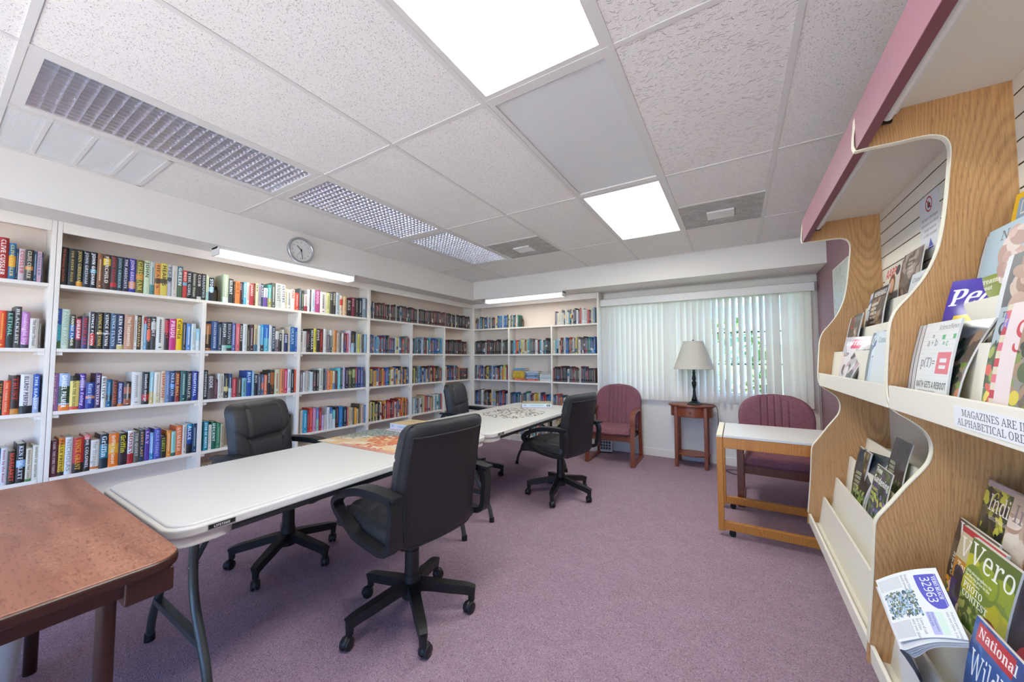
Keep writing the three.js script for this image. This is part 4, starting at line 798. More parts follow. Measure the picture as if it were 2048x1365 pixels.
{
  const t = thing('table_lamp', 'table lamp with dark bronze turned stem and cream cone shade', 'lamp', [-0.45, 0.745, -5.02]);
  mesh('base', [bb(-0.075, 0.075, 0, 0.014, -0.075, 0.075, 0.006), lathe([[0.07, 0.014], [0.066, 0.024], [0.04, 0.034], [0.03, 0.05], [0, 0.05]])], M.bronze, t);
  mesh('stem', lathe([[0, 0.04], [0.034, 0.045], [0.026, 0.075], [0.017, 0.12], [0.014, 0.19], [0.02, 0.215], [0.026, 0.245], [0.026, 0.27], [0.015, 0.285], [0.024, 0.305], [0.021, 0.335], [0.014, 0.37], [0.02, 0.385], [0.012, 0.4], [0.015, 0.42], [0.021, 0.46], [0.012, 0.5], [0, 0.5]]), M.bronze, t);
  mesh('shade', [lathe([[0.228, 0.432], [0.112, 0.772]], 0, 0, 0, 40), lathe([[0.111, 0.772], [0.2265, 0.432]], 0, 0, 0, 40)], M.shade, t);
  mesh('shade_trim', [tube([...Array(20)].map((_, i) => [0.228 * Math.cos(i * Math.PI / 10), 0.433, 0.228 * Math.sin(i * Math.PI / 10)]), 0.003, 60, 6, true), tube([...Array(20)].map((_, i) => [0.112 * Math.cos(i * Math.PI / 10), 0.771, 0.112 * Math.sin(i * Math.PI / 10)]), 0.003, 50, 6, true)], M.shade, t);
  mesh('harp', [tube([[0, 0.5, 0], [0.05, 0.55, 0], [0.05, 0.68, 0], [0, 0.765, 0]], 0.002, 24, 6), tube([[0, 0.5, 0], [-0.05, 0.55, 0], [-0.05, 0.68, 0], [0, 0.765, 0]], 0.002, 24, 6)], M.bronze, t);
  mesh('finial', lathe([[0, 0.762], [0.006, 0.764], [0.004, 0.772], [0.009, 0.78], [0.007, 0.79], [0, 0.794]]), M.bronze, t);
  mesh('cord', tube([[0.06, 0.006, 0], [0.15, 0.005, 0.03], [0.2, 0.006, 0.03], [0.232, -0.01, 0.02], [0.247, -0.1, 0.01], [0.25, -0.3, 0.0], [0.255, -0.55, -0.02], [0.27, -0.7, 0.0], [0.33, -0.736, 0.08], [0.42, -0.738, 0.16], [0.5, -0.738, 0.08], [0.43, -0.738, -0.02], [0.32, -0.736, 0.02]], 0.0035, 120, 6), M.black, t);
}
// ---------------------------------------------------------------- wheeled cart
{
  const t = thing('wooden_cart', 'honey wood wheeled cart with a white top beside the magazine rack', 'cart', [0.24, 0, -3.48]);
  const x0 = -0.383, x1 = 0.383, zf = 0.29, zb = -0.29;
  for (const [x, z, e] of [[x0, zf, 1], [x0, zb, 1], [x1, zf, -1], [x1, zb, -1]]) mesh('leg', bb(x - e * 0.0, x + e * 0.04, 0.035, 0.72, z - 0.022, z + 0.022, 0.004), M.honey, t);
  for (const z of [zf, zb]) { mesh('top_rail', bb(x0 + 0.04, x1 - 0.04, 0.64, 0.718, z - 0.018, z + 0.018, 0.004), M.honey, t); mesh('bottom_rail', bb(x0 + 0.04, x1 - 0.04, 0.045, 0.105, z - 0.018, z + 0.018, 0.004), M.honey, t); }
  for (const x of [x0, x1 - 0.04]) mesh('end_cap', bb(x, x + 0.04, 0.72, 0.738, zb - 0.022, zf + 0.022, 0.003), M.creamEdge, t);
  for (const x of [x0 + 0.006, x1 - 0.034]) mesh('end_rail', bb(x, x + 0.028, 0.64, 0.718, zb + 0.024, zf - 0.024, 0.003), M.honey, t);
  mesh('top_panel', bb(x0 + 0.046, x1 - 0.046, 0.7185, 0.737, zb - 0.02, zf + 0.02, 0.003), M.laminate, t);
  for (const x of [x0 + 0.09, x1 - 0.09]) for (const z of [zf, zb]) { const w = new THREE.CylinderGeometry(0.022, 0.022, 0.02, 16); w.rotateX(Math.PI / 2); w.translate(x, 0.022, z); mesh('caster', [plain(w), bb(x - 0.02, x + 0.02, 0.03, 0.046, z - 0.014, z + 0.014, 0.003)], M.rubber, t); }
}
// ---------------------------------------------------------------- waste bin
{
  const t = thing('waste_bin', 'translucent white plastic waste bin with a liner under the brown table', 'waste bin', [-2.33, 0, -0.13]);
  const milky = new THREE.MeshPhysicalMaterial({ color: '#e2e0df', roughness: 0.45, transmission: 0.35, thickness: 0 });
  const H = 0.36, ring = (y, e) => { const k = 0.8 + 0.2 * y / H; return [0.15 * k + e, 0.12 * k + e]; };
  const wall = (e) => (u, v) => { const a = u * Math.PI * 2, y = 0.004 + v * H, [rx, rz] = ring(y, e), q = Math.pow(Math.pow(Math.abs(Math.cos(a)), 6) + Math.pow(Math.abs(Math.sin(a)), 6), -1 / 6); return [rx * q * Math.cos(a), y, rz * q * Math.sin(a)]; };
  mesh('tub', [surf(48, 2, wall(0), true), surf(48, 2, wall(-0.002))], milky, t);
  mesh('bottom', bb(-0.118, 0.118, 0, 0.006, -0.094, 0.094), milky, t);
  mesh('rim', tube([...Array(24)].map((_, i) => wall(0.004)(i / 24, 1)), 0.006, 96, 6, true), milky, t);
  mesh('liner', surf(48, 6, (u, v) => { const p = wall(-0.006)(u, 0.75 + v * 0.28), k = 1 - 0.25 * (1 - v) + 0.05 * Math.sin(u * 60 + v * 5); return [p[0] * k, p[1] + 0.008 * Math.sin(u * 44), p[2] * k]; }), new THREE.MeshPhysicalMaterial({ color: '#d8d4cf', roughness: 0.35, transmission: 0.5, thickness: 0, side: THREE.DoubleSide }), t);
}
// ---------------------------------------------------------------- jigsaw, pieces, boxes
{
  const a = noise2(9, 501), b = noise2(30, 502), c = noise2(90, 503), d = noise2(5, 504);
  const art = tex(512, 512, (u, v) => {
    const n = a(u * 0.999, v * 0.999), m = b(u * 0.999, v * 0.999), k = c(u * 0.999, v * 0.999), w = d(u * 0.9, v * 0.9);
    let col = mix(hex('#e3d8c4'), hex('#e0b680'), clamp01(n * 1.6 - 0.3));
    const leaf = clamp01(((1 - u) * 0.6 + v * 0.8 - 0.72) * 4 + (m - 0.5) * 1.6);
    if (leaf > 0) col = mix(col, k > 0.55 ? hex('#4a6a70') : k > 0.35 ? hex('#c4cfc8') : hex('#33424a'), leaf * 0.85);
    const blood = clamp01((Math.abs(u + 0.25 * w - 0.75) < 0.17 ? 1 : 0) * (m > 0.42 ? 1 : 0) * (1 - leaf));
    if (blood) col = mix(col, k > 0.5 ? hex('#c4502e') : hex('#d88050'), 0.85);
    if (v < 0.09 && u > 0.3) col = mix(col, hex('#c98a80'), 0.7);
    return col;
  }, 1, 1);
  const seams = tex(512, 512, (u, v) => { const x = u * 26 + 0.16 * Math.sin(v * 26 * Math.PI * 2), y = v * 19 + 0.16 * Math.sin(u * 26 * Math.PI * 2); const e = Math.min(Math.abs(x - Math.round(x)), Math.abs(y - Math.round(y))); const k = e < 0.05 ? 60 : 220; return [k, k, k]; }, 1, 1, false);
  const g = plain(new THREE.BoxGeometry(0.74, 0.002, 0.5));
  const jig = mesh('jigsaw_puzzle', g, std('#ffffff', 0.5, { map: art, bumpMap: seams, bumpScale: 0.0008 }));
  jig.position.set(-2.13, 0.7385, -1.74); jig.rotation.y = 0.03;
  tag(jig, 'assembled jigsaw puzzle of an orange and grey-green painting on white table', 'jigsaw');
}
{
  // loose pieces: knobbed outline, each its own thing
  const s = new THREE.Shape(), q = 0.0095;
  s.moveTo(-q, -q); s.lineTo(-q * 0.3, -q); s.absarc(0, -q * 1.2, q * 0.36, Math.PI * 0.75, Math.PI * 0.25, false); s.lineTo(q, -q); s.lineTo(q, -q * 0.3); s.absarc(q * 0.8, 0, q * 0.36, -Math.PI * 0.5, Math.PI * 0.5, true); s.lineTo(q, q); s.lineTo(q * 0.3, q); s.absarc(0, q * 1.2, q * 0.36, -Math.PI * 0.25, Math.PI * 1.25, false); s.lineTo(-q, q); s.lineTo(-q, -q);
  const g = plain(new THREE.ExtrudeGeometry(s, { depth: 0.002, bevelEnabled: false, curveSegments: 5 })); g.rotateX(-Math.PI / 2);
  const mats = ['#6a6258', '#8a7a68', '#a49a90', '#5a5450', '#c2b8ac', '#94765a', '#787470'].map((c) => std(c, 0.7));
  const put = (x, z) => {
    const m = mesh('jigsaw_piece', g, mats[Math.floor(rnd() * mats.length)]); m.position.set(x, 0.737, z); m.rotation.y = rr(0, 6.28);
    tag(m, 'small loose grey-brown jigsaw piece lying on the white table', 'jigsaw piece', 'loose jigsaw pieces');
  };
  const used = [];
  const free = (x, z) => used.every(([a, b]) => (a - x) ** 2 + (b - z) ** 2 > 0.00062);
  const drop = (x, z) => { if (free(x, z)) { used.push([x, z]); put(x, z); } };
  for (let k = 0; k < 34; k++) drop(-2.12 + k * 0.0115 + 0.0, -3.02 - 0.0035 * k - 0.05 * Math.sin(k * 0.24));
  for (let k = 0; k < 30; k++) drop(-2.24 + k * 0.014, -3.36 - 0.07 * Math.sin(k * 0.3));
  for (let k = 0; k < 230; k++) { const a = rr(0, 6.28), r = Math.sqrt(rnd()); drop(-2.0 + Math.cos(a) * r * 0.3, -3.3 + Math.sin(a) * r * 0.36); }
}
function puzzleBox(pos, turn, sx, sy, sz, top, side, label) {
  const t = thing('puzzle_box', label, 'box', pos, turn);
  mesh('box_tray', bb(-sx / 2 + 0.003, sx / 2 - 0.003, 0, sy * 0.6, -sz / 2 + 0.003, sz / 2 - 0.003), std('#d8a8b8', 0.7), t);
  const c = document.createElement('canvas'); c.width = 256; c.height = 64; const x = c.getContext('2d');
  x.fillStyle = side; x.fillRect(0, 0, 256, 64); x.fillStyle = '#8fb4c4'; for (let k = 0; k < 16; k++) x.fillRect(70 + k * 7, 20 + (k % 3) * 4, 5, 16); x.fillStyle = '#3a3430'; x.fillRect(214, 14, 28, 34); x.fillStyle = '#c9c2b4'; x.fillRect(220, 20, 14, 18); x.fillStyle = '#b0a8c8'; x.fillRect(14, 16, 20, 24);
  const tx = new THREE.CanvasTexture(c); tx.colorSpace = THREE.SRGBColorSpace;
  const n1 = noise2(8, 611), n2 = noise2(26, 612), topTex = tex(128, 128, (u, v) => mix(mix(hex(top), hex('#8a8468'), n1(u, v) > 0.5 ? 0.6 : 0.1), hex('#e4e0d0'), n2(u, v) * 0.6), 1, 1);
  const g = new THREE.BoxGeometry(sx, sy * 0.86, sz); g.translate(0, sy * 0.57, 0);
  const m = new THREE.Mesh(g, [0, 1, 2, 3, 4, 5].map((k) => std('#ffffff', 0.5, { map: k === 2 ? topTex : tx }))); m.name = 'box_lid'; m.castShadow = m.receiveShadow = true; t.add(m);
}
puzzleBox([-2.03, 0.737, -3.87], 0.5, 0.34, 0.05, 0.25, '#a89a70', '#d4e0e4', 'pale blue jigsaw puzzle box beside the loose pieces');
puzzleBox([-2.25, 0.737, -2.14], 0.05, 0.3, 0.05, 0.22, '#e0b070', '#d8d4dc', 'orange-topped jigsaw puzzle box behind the assembled jigsaw');
// small white heater standing behind the armchair
{
  const t = thing('box_heater', 'small white box heater with grille by the wall behind the armchair', 'heater', [-1.585, 0, -5.09], 0.25);
  mesh('case', bb(-0.09, 0.09, 0.01, 0.28, -0.06, 0.05, 0.02), M.metalWhite, t);
  mesh('backing', bb(-0.07, 0.07, 0.04, 0.25, 0.048, 0.053), std('#5c5a5a', 0.6), t);
  for (let k = 0; k < 5; k++) mesh('grille_bar', bb(-0.072 + k * 0.036 - 0.003, -0.072 + k * 0.036 + 0.003, 0.04, 0.25, 0.053, 0.059), M.metalWhite, t);
  for (let k = 0; k < 6; k++) mesh('grille_bar', bb(-0.075, 0.075, 0.045 + k * 0.04 - 0.003, 0.045 + k * 0.04 + 0.003, 0.0531, 0.0585), M.metalWhite, t);
  mesh('foot', bb(-0.08, 0.08, 0, 0.012, -0.05, 0.04), M.rubber, t);
}

// ---------------------------------------------------------------- magazine racks
const PROFILE = [[0.397, 2.2], [0.393, 2.072], [0.5, 2.07], [0.585, 2.068], [0.615, 2.052], [0.627, 2.02], [0.622, 1.93], [0.613, 1.84], [0.603, 1.76], [0.587, 1.675], [0.556, 1.592], [0.517, 1.528], [0.48, 1.476], [0.463, 1.425], [0.455, 1.34], [0.447, 1.21], [0.449, 1.165], [0.462, 1.128], [0.505, 1.094], [0.535, 1.062], [0.548, 1.02], [0.54, 0.965], [0.487, 0.88], [0.435, 0.795], [0.405, 0.745], [0.397, 0.68], [0.39, 0.56], [0.364, 0.25]];
function curveOf(pts) {
  const c = new THREE.CatmullRomCurve3(pts.map((p) => V(p[0], p[1], 0)), false, 'centripetal');
  return c.getPoints(120).map((p) => [p.x, p.y]);
}
const CURVE = [PROFILE[0], ...curveOf(PROFILE.slice(1))];
const TU = [[0.455, 1.215], [0.534, 1.347], [0.61, 1.478], [0.69, 1.61]], TL = [[0.378, 0.315], [0.452, 0.436], [0.516, 0.566], [0.585, 0.705], [0.668, 0.826]];
function sidePanel(z, parent, name) {
  const outline2 = [...CURVE, [0.785, 0.25], [0.785, 2.2]];
  const g = shapeXY(outline2.map((p) => [-p[0], p[1]]), 0.019); g.rotateY(Math.PI); // drawn mirrored, then turned round
  g.translate(0, 0, z);
  const p = metre(g), uv = p.attributes.uv;
  for (let k = 0; k < uv.count; k++) uv.setXY(k, uv.getX(k) + z * 0.31, uv.getY(k) * 0.97 + z * 0.41);
  const m = mesh(name, p, M.oak, parent);
  const e = strip(CURVE.filter((_, i) => i % 2 === 0 || i < 3).map((q) => [q[1], q[0] - 0.001]), 0.023, 0.003, 0, false, 240); e.rotateY(Math.PI / 2); e.translate(0, 0, z - 0.0095);
  mesh('edge_band', e, M.creamEdge, m);
}
function rack(zFar, zNear, label, both) {
  const t = thing('magazine_rack', label, 'magazine rack');
  sidePanel(zFar, t, 'side_panel');
  if (both) sidePanel(zNear + 0.019, t, 'side_panel');
  const a = zFar + 0.0005, b = zNear - (both ? 0.0 : 0.0195) ;
  // slatwall back
  mesh('back_board', bb(0.778, 0.788, 0.25, 2.2, a, b), M.groove, t);
  for (let k = 0; k < 9; k++) { const y1 = 2.2 - k * 0.0748 + (k ? 0 : 0.0), y0 = 2.135 - k * 0.0748; mesh('slat', bb(0.765, 0.778, y0 + 0.003, Math.min(2.186, y0 + 0.0718), a, b), M.cream, t); mesh('groove', bb(0.7662, 0.778, y0 - 0.003, y0 + 0.003, a, b), M.groove, t); }
  mesh('lower_back', bb(0.765, 0.778, 0.25, 1.53, a, b), M.cream, t);
  // lit canopy
  mesh('canopy_soffit', bb(0.41, 0.777, 2.187, 2.199, a, b), M.cream, t);
  const va = mesh('valance', bb(0.394, 0.409, 2.076, 2.215, a - 0.012, b + 0.008), M.mauveGloss, t);
  mesh('lower_edge', bb(0.3945, 0.424, 2.0735, 2.0758, a, b), M.maroonEdge, va);
  const fx = mesh('light_channel', [bb(0.428, 0.438, 2.1, 2.186, a + 0.02, b - 0.02), bb(0.438, 0.5, 2.16, 2.186, a + 0.02, b - 0.02)], M.metalWhite, t);
  const tb = new THREE.CylinderGeometry(0.013, 0.013, b - a - 0.1, 14); tb.rotateX(Math.PI / 2); tb.translate(0.468, 2.142, (a + b) / 2); mesh('tube', plain(tb), M.white, fx);
  const lens = new THREE.CylinderGeometry(0.033, 0.033, b - a - 0.06, 16, 1, true, Math.PI * 0.0, Math.PI); lens.rotateX(Math.PI / 2); lens.rotateZ(-Math.PI / 2); lens.translate(0.47, 2.165, (a + b) / 2);
  mesh('socket', [bb(0.455, 0.481, 2.128, 2.165, a + 0.03, a + 0.045), bb(0.455, 0.481, 2.128, 2.165, b - 0.045, b - 0.03)], M.black, fx);
  // stepped pockets
  const steps = (T, last, drop) => T.forEach(([x, y], i) => {
    const floor = y - (i === 0 ? drop : 0.06), prev = i ? T[i - 1] : null;
    if (i === 0) mesh('front_lip', bb(x - 0.006, x + 0.006, y - drop, y, a, b, 0.002), M.cream, t);
    else { const pf = prev[1] - (i === 1 ? drop - 0.012 : 0.06), g = bar([x - 0.024, pf, (a + b) / 2], [x, y, (a + b) / 2], b - a, 0.01); mesh('step_panel', metre(tilt(x - 0.026, pf, x, y, a, b)), M.cream, t); }
    const nx = i < T.length - 1 ? T[i + 1][0] - 0.02 : last, fl = i === 0 ? y - drop + 0.006 : floor;
    mesh('pocket_floor', bb(x + (i ? 0.002 - 0.006 : 0.006), nx, fl, fl + 0.01, a, b), M.ledge, t);
  });
  steps(TU, 0.765, 0.08); steps(TL, 0.765, 0.062);
  mesh('plinth', bb(0.52, 0.785, 0, 0.25, zFar - 0.01, b), M.groove, t);
  return t;
}
function tilt(x0, y0, x1, y1, a, b) { // thin board leaning from (x0, y0) to (x1, y1)
  const dx = x1 - x0, dy = y1 - y0, l = Math.hypot(dx, dy), nx = (dy / l) * 0.005, ny = (-dx / l) * 0.005;
  const g = shapeXY([[x0 - nx, y0 - ny], [x0 + nx, y0 + ny], [x1 + nx, y1 + ny], [x1 - nx, y1 - ny]], b - a); g.translate(0, 0, a); return g;
}
rack(-3.03, -1.775, 'oak-sided magazine rack with empty lower steps, next to the wooden cart');
rack(-1.775, -0.53, 'oak-sided magazine rack holding the folded newspaper and alphabetical-order notice', true);

// ---------------------------------------------------------------- magazine covers
const covers = document.createElement('canvas'); covers.width = covers.height = 2048;
const cx2 = covers.getContext('2d');
const MW = 256, MH = 340;
let qs = 99; const qr = () => { qs = (qs * 1664525 + 1013904223) >>> 0; return qs / 4294967296; };
function blobs(n, cols, x0, y0, x1, y1, lo, hi) { for (let k = 0; k < n; k++) { cx2.fillStyle = cols[Math.floor(qr() * cols.length)]; cx2.beginPath(); cx2.ellipse(x0 + qr() * (x1 - x0), y0 + qr() * (y1 - y0), lo + qr() * (hi - lo), lo + qr() * (hi - lo), qr() * 3, 0, 7); cx2.fill(); } }
function txt(s, x, y, size, col, font = 'sans-serif', bold = true, maxw) { cx2.fillStyle = col; cx2.font = (bold ? 'bold ' : '') + size + 'px ' + font; cx2.textBaseline = 'alphabetic'; cx2.textAlign = 'left'; if (maxw) { const w = cx2.measureText(s).width; cx2.save(); cx2.translate(x, y); cx2.scale(maxw / w, 1); cx2.fillText(s, 0, 0); cx2.restore(); } else cx2.fillText(s, x, y); }
function rect(c, x, y, w, h) { cx2.fillStyle = c; cx2.fillRect(x, y, w, h); }
const COVER = {
  science: () => { rect('#dedddd', 0, 0, MW, MH); cx2.strokeStyle = '#c6cad0'; for (let y = 40; y < MH; y += 16) { cx2.beginPath(); cx2.moveTo(0, y); cx2.lineTo(MW, y); cx2.stroke(); } txt('ScienceNews', 112, 34, 24, '#3a3a3c', 'serif', false, 136); txt('a + b', 50, 92, 34, '#2c2c30', 'serif', false); txt('n', 78, 62, 22, '#2c2c30', 'serif'); rect('#4aa860', 152, 54, 22, 16); rect('#4aa860', 226, 54, 18, 16); txt('= c', 164, 94, 30, '#3c9a58'); txt('p(T)=', 26, 168, 46, '#2c2c30', 'serif', false); rect('#d86878', 150, 116, 92, 76); rect('#dedddd', 172, 138, 46, 14); rect('#dedddd', 172, 162, 46, 12); txt('MATH GETS A REBOOT', 14, 246, 34, '#202024', 'sans-serif', true, 226); txt('a changing measure of technology', 30, 260, 9, '#404040', 'sans-serif', false); cx2.fillStyle = '#3a88c8'; cx2.beginPath(); cx2.moveTo(70, 340); cx2.lineTo(120, 290); cx2.lineTo(236, 290); cx2.lineTo(236, 330); cx2.lineTo(200, 340); cx2.fill(); rect('#b8d8ee', 128, 306, 84, 16); txt('a/', 30, 330, 40, '#2c2c30', 'serif', false); },
  dark: () => { rect('#2b2b30', 0, 0, MW, MH); rect('#c8c8cc', 10, 0, 30, MH); rect('#55555c', 60, 20, 150, 60); },
  purple: () => { rect('#4c3aa0', 0, 0, MW, MH); txt('People', 12, 108, 92, '#f0eef4', 'serif', true, 236); cx2.fillStyle = '#c02c38'; cx2.beginPath(); cx2.arc(222, 48, 26, 0, 7); cx2.fill(); cx2.fillStyle = '#e8c428'; cx2.fillRect(50, 150, 90, 190); txt('DECADES OF', 150, 206, 15, '#a8d890'); txt('COMIC COVERS', 150, 226, 13, '#a8d890'); txt('& MORE', 150, 246, 15, '#a8d890'); },
  sky: () => { rect('#a8c4d4', 0, 0, MW, MH); rect('#8a9a3c', 0, 180, 130, 120); blobs(40, ['#c8a8a0', '#d8bcb4', '#b89890', '#e0d0cc'], 110, 40, MW, 250, 16, 44); txt('N', 70, 60, 50, '#4a5058', 'serif', false); rect('#2c2622', 0, 285, MW, 55); txt('Dreams', 12, 210, 26, '#f0ecd8', 'serif'); txt('about', 16, 234, 22, '#f0ecd8', 'serif'); txt('Wild West', 110, 315, 24, '#d8d0c8', 'serif'); },
  yellow: () => { rect('#f0c010', 0, 0, MW, MH); rect('#88a8c8', 36, 30, 130, 250); rect('#40342c', 36, 150, 130, 130); cx2.strokeStyle = '#e8e4d0'; cx2.lineWidth = 7; cx2.strokeRect(62, 46, 40, 50); blobs(10, ['#d0c8c0', '#4a4440'], 46, 160, 156, 260, 5, 14); },
  south: () => { rect('#a8b4bc', 0, 0, MW, MH); blobs(240, ['#4a5a30', '#74803c', '#a0a850', '#38402c', '#586848'], 0, 110, MW, MH, 7, 22); blobs(30, ['#d85848', '#e8a040', '#c83858', '#e8d060'], 0, 150, MW, MH, 8, 22); txt("TIME'S UP", 20, 34, 24, '#303840'); txt('So', 16, 112, 92, '#28303a', 'serif', false); },
  quilt: () => { rect('#d8ccb4', 0, 0, MW, MH); for (let k = 0; k < 8; k++) { rect(k % 2 ? '#c02c44' : '#d86878', 0, 20 + k * 42, MW, 22); } blobs(20, ['#8a78c0', '#4a80b0'], 0, 0, MW, 100, 6, 16); },
  pinkS: () => { rect('#e0cfd0', 0, 0, MW, MH); txt('TRICKS', 66, 30, 22, '#c03850'); txt('S', 40, 130, 110, '#c43848', 'serif', false); cx2.fillStyle = '#b05c28'; cx2.beginPath(); cx2.moveTo(60, 340); cx2.quadraticCurveTo(110, 260, 120, 210); cx2.quadraticCurveTo(140, 190, 160, 214); cx2.quadraticCurveTo(150, 300, 170, 340); cx2.fill(); },
  beast: () => { rect('#6a6a70', 0, 0, MW, MH); rect('#dcdce0', 0, 0, 26, MH); blobs(70, ['#b09080', '#c8a898', '#a08070', '#d0b8a8'], 70, 20, MW, 300, 14, 46); },
  plants: () => { rect('#8a8580', 0, 0, MW, MH); blobs(200, ['#4c5a34', '#788a40', '#2f3828', '#a08068', '#6a5a50'], 0, 60, MW, MH, 7, 26); blobs(16, ['#c87858', '#d8c040'], 20, 200, MW, MH, 8, 24); for (let k = 0; k < 7; k++) txt(['A PAGE', 'SWEET', 'FIELDS', 'SUNRISE', 'MOUNTAIN', 'BUTTER', 'CREAM'][k], 60, 120 + k * 20, 18, '#f0f0ee'); },
  glossy: () => { rect('#b8b0b4', 0, 0, MW, MH); blobs(50, ['#8a8488', '#d8d0d4', '#5a5458', '#c09aa8', '#e0c8c0'], 0, 60, MW, MH, 12, 44); rect('#d0486c', 60, 20, 70, 60); txt('ENTERTAIN', 20, 60, 38, '#f0f0f0', 'sans-serif', true, 190); txt('SIP', 24, 130, 32, '#202028'); txt('POWER', 40, 300, 36, '#f4f0f0'); },
  discover: () => { rect('#4c4846', 0, 0, MW, MH); rect('#e8a820', 0, 0, 26, 14); txt('DISCOVER', 70, 56, 46, '#8a8a8c', 'sans-serif', true, 178); cx2.strokeStyle = '#c82c40'; cx2.lineWidth = 9; cx2.strokeRect(30, 30, 60, 70); blobs(26, ['#d8c8bc', '#b8a498', '#8a7668'], 130, 110, 186, 300, 8, 24); rect('#241f22', 0, 200, 40, 140); },
  newsmax: () => { rect('#6a5444', 0, 0, MW, MH); blobs(40, ['#4a3a30', '#8a7058', '#a08868', '#38302a'], 60, 60, MW, MH, 14, 40); cx2.strokeStyle = '#1c1a1c'; cx2.lineWidth = 16; cx2.strokeRect(8, 8, MW - 16, MH - 16); rect('#1c1a1e', 0, 0, MW, 70); txt('NEWSMAX', 30, 60, 50, '#f0f0f0', 'sans-serif', true, 210); for (let k = 0; k < 6; k++) txt(['AMERICA', 'ON THE', 'ROAD TO', 'THE BIG', 'CHANGE', 'AHEAD'][k], 20, 120 + k * 32, 27, '#f4f2ee'); },
  aarp: () => { rect('#d8d4cc', 0, 0, MW, MH); txt('AARP', 10, 90, 90, '#d02438', 'sans-serif', true, 180); cx2.fillStyle = '#7a4c30'; cx2.beginPath(); cx2.ellipse(140, 150, 56, 74, 0, 0, 7); cx2.fill(); cx2.fillStyle = '#d8a488'; cx2.beginPath(); cx2.ellipse(140, 158, 36, 52, 0, 0, 7); cx2.fill(); cx2.fillStyle = '#2f9a5a'; cx2.beginPath(); cx2.ellipse(140, 320, 84, 80, 0, 0, 7); cx2.fill(); rect('#2a241e', 0, 290, 70, 50); cx2.fillStyle = '#2c3448'; cx2.beginPath(); cx2.arc(212, 60, 34, 0, 7); cx2.fill(); },
  orange: () => { rect('#e09048', 0, 0, MW, MH); for (let k = 0; k < 6; k++) rect('#5a3018', 0, 20 + k * 60, MW, 5); },
  stone: () => { rect('#85746e', 0, 0, MW, MH); blobs(60, ['#9a8880', '#706058', '#a89890', '#5c4e48'], 0, 0, MW, MH, 14, 50); rect('#3a3836', 120, 180, 110, 160); for (let k = 0; k < 4; k++) txt(['RIDGES', 'HILLS', 'FORTS', 'STONES'][k], 80, 60 + k * 26, 22, '#d8d0cc'); },
  car: () => { rect('#70747a', 0, 0, MW, MH); txt('Car', 20, 70, 72, '#f0f0f2', 'sans-serif'); blobs(14, ['#44484c', '#9aa0a8', '#2c2e32'], 20, 130, MW, 300, 20, 60); txt('FAST', 16, 320, 26, '#e04848'); },
  pale: () => { rect('#c4d0e0', 0, 0, MW, MH); blobs(10, ['#7088b8', '#4a68a0', '#dce4ee'], 0, 0, MW, 180, 20, 50); blobs(6, ['#40606c'], 60, 180, 150, 330, 10, 30); },
  white: () => { rect('#d8dce0', 0, 0, MW, MH); txt('Consider', 30, 60, 40, '#607080', 'serif'); },
  garden: () => { rect('#3c4c34', 0, 0, MW, MH); blobs(220, ['#4a6a3c', '#2c3c30', '#6a8a50', '#3c4a68', '#5a4a78'], 0, 0, MW, MH, 7, 24); blobs(30, ['#5a68b8', '#40a890', '#8878c0', '#d0d060'], 60, 150, MW, MH, 7, 18); txt('Fine', 20, 44, 42, '#f0f4ec', 'sans-serif'); txt('Gardening', 12, 100, 54, '#f4f8f0', 'sans-serif', true, 232); for (let k = 0; k < 3; k++) txt(['PLANTS', 'NEWER', 'BLUE'][k], 12, 150 + k * 30, 26, '#d8e060'); },
  forest: () => { rect('#4c4434', 0, 0, MW, MH); blobs(160, ['#6a5c40', '#38402c', '#8a7a58', '#2c261e'], 0, 0, MW, MH, 8, 26); txt('EARTH', 24, 44, 40, '#e8e4d8'); },
  night: () => { rect('#1c1f24', 0, 0, MW, MH); blobs(40, ['#2c3440', '#3a3c48', '#283828'], 0, 0, MW, 150, 10, 40); for (let k = 0; k < 5; k++) txt(['GREEN', 'HOMES', 'SUNSET', 'LIVING', 'WELL'][k], 20, 160 + k * 26, 25, '#c8d0a8'); blobs(40, ['#5a7840', '#a0b050'], 0, 230, MW, 300, 6, 20); },
  india: () => { rect('#6a6a3c', 0, 0, MW, MH); blobs(220, ['#3c4430', '#98983c', '#5a4c38', '#c8c048', '#2c302c'], 0, 0, MW, MH, 7, 24); rect('#b8a4a8', 0, 0, MW, 22); txt('Indian', 40, 100, 78, '#e4e0dc', 'serif', false, 196); txt('RIVER MAGAZINE', 60, 128, 16, '#d8d4d0', 'serif', false); txt('SIMPLY', 70, 214, 24, '#f4f4f0'); txt('CELEBRATING', 40, 240, 25, '#f4f4f0'); },
  india2: () => { rect('#c0a898', 0, 0, MW, MH); blobs(30, ['#d8c8bc', '#b09080', '#e0d4c8'], 0, 80, MW, MH, 16, 50); txt('Indian', 20, 90, 78, '#8a8088', 'serif', false, 220); blobs(40, ['#3a2a20', '#c09038', '#6a4830'], 90, 190, MW, MH, 8, 26); },
  vero1: () => { rect('#4c3c30', 0, 0, MW, MH); blobs(60, ['#382c22', '#5c4a38', '#6a5a44'], 0, 0, MW, 200, 12, 40); txt('Vero', 16, 72, 84, '#eeeae6', 'serif', false, 228); for (let k = 0; k < 4; k++) txt(['2018', 'FLORIDA', 'WALLS', 'CONTEST'][k], 24, 140 + k * 22, 21, '#f0f0ea', 'serif'); blobs(60, ['#e8a030', '#d86078', '#e8c0c8', '#f0d040', '#587840'], 10, 210, 170, 330, 6, 18); },
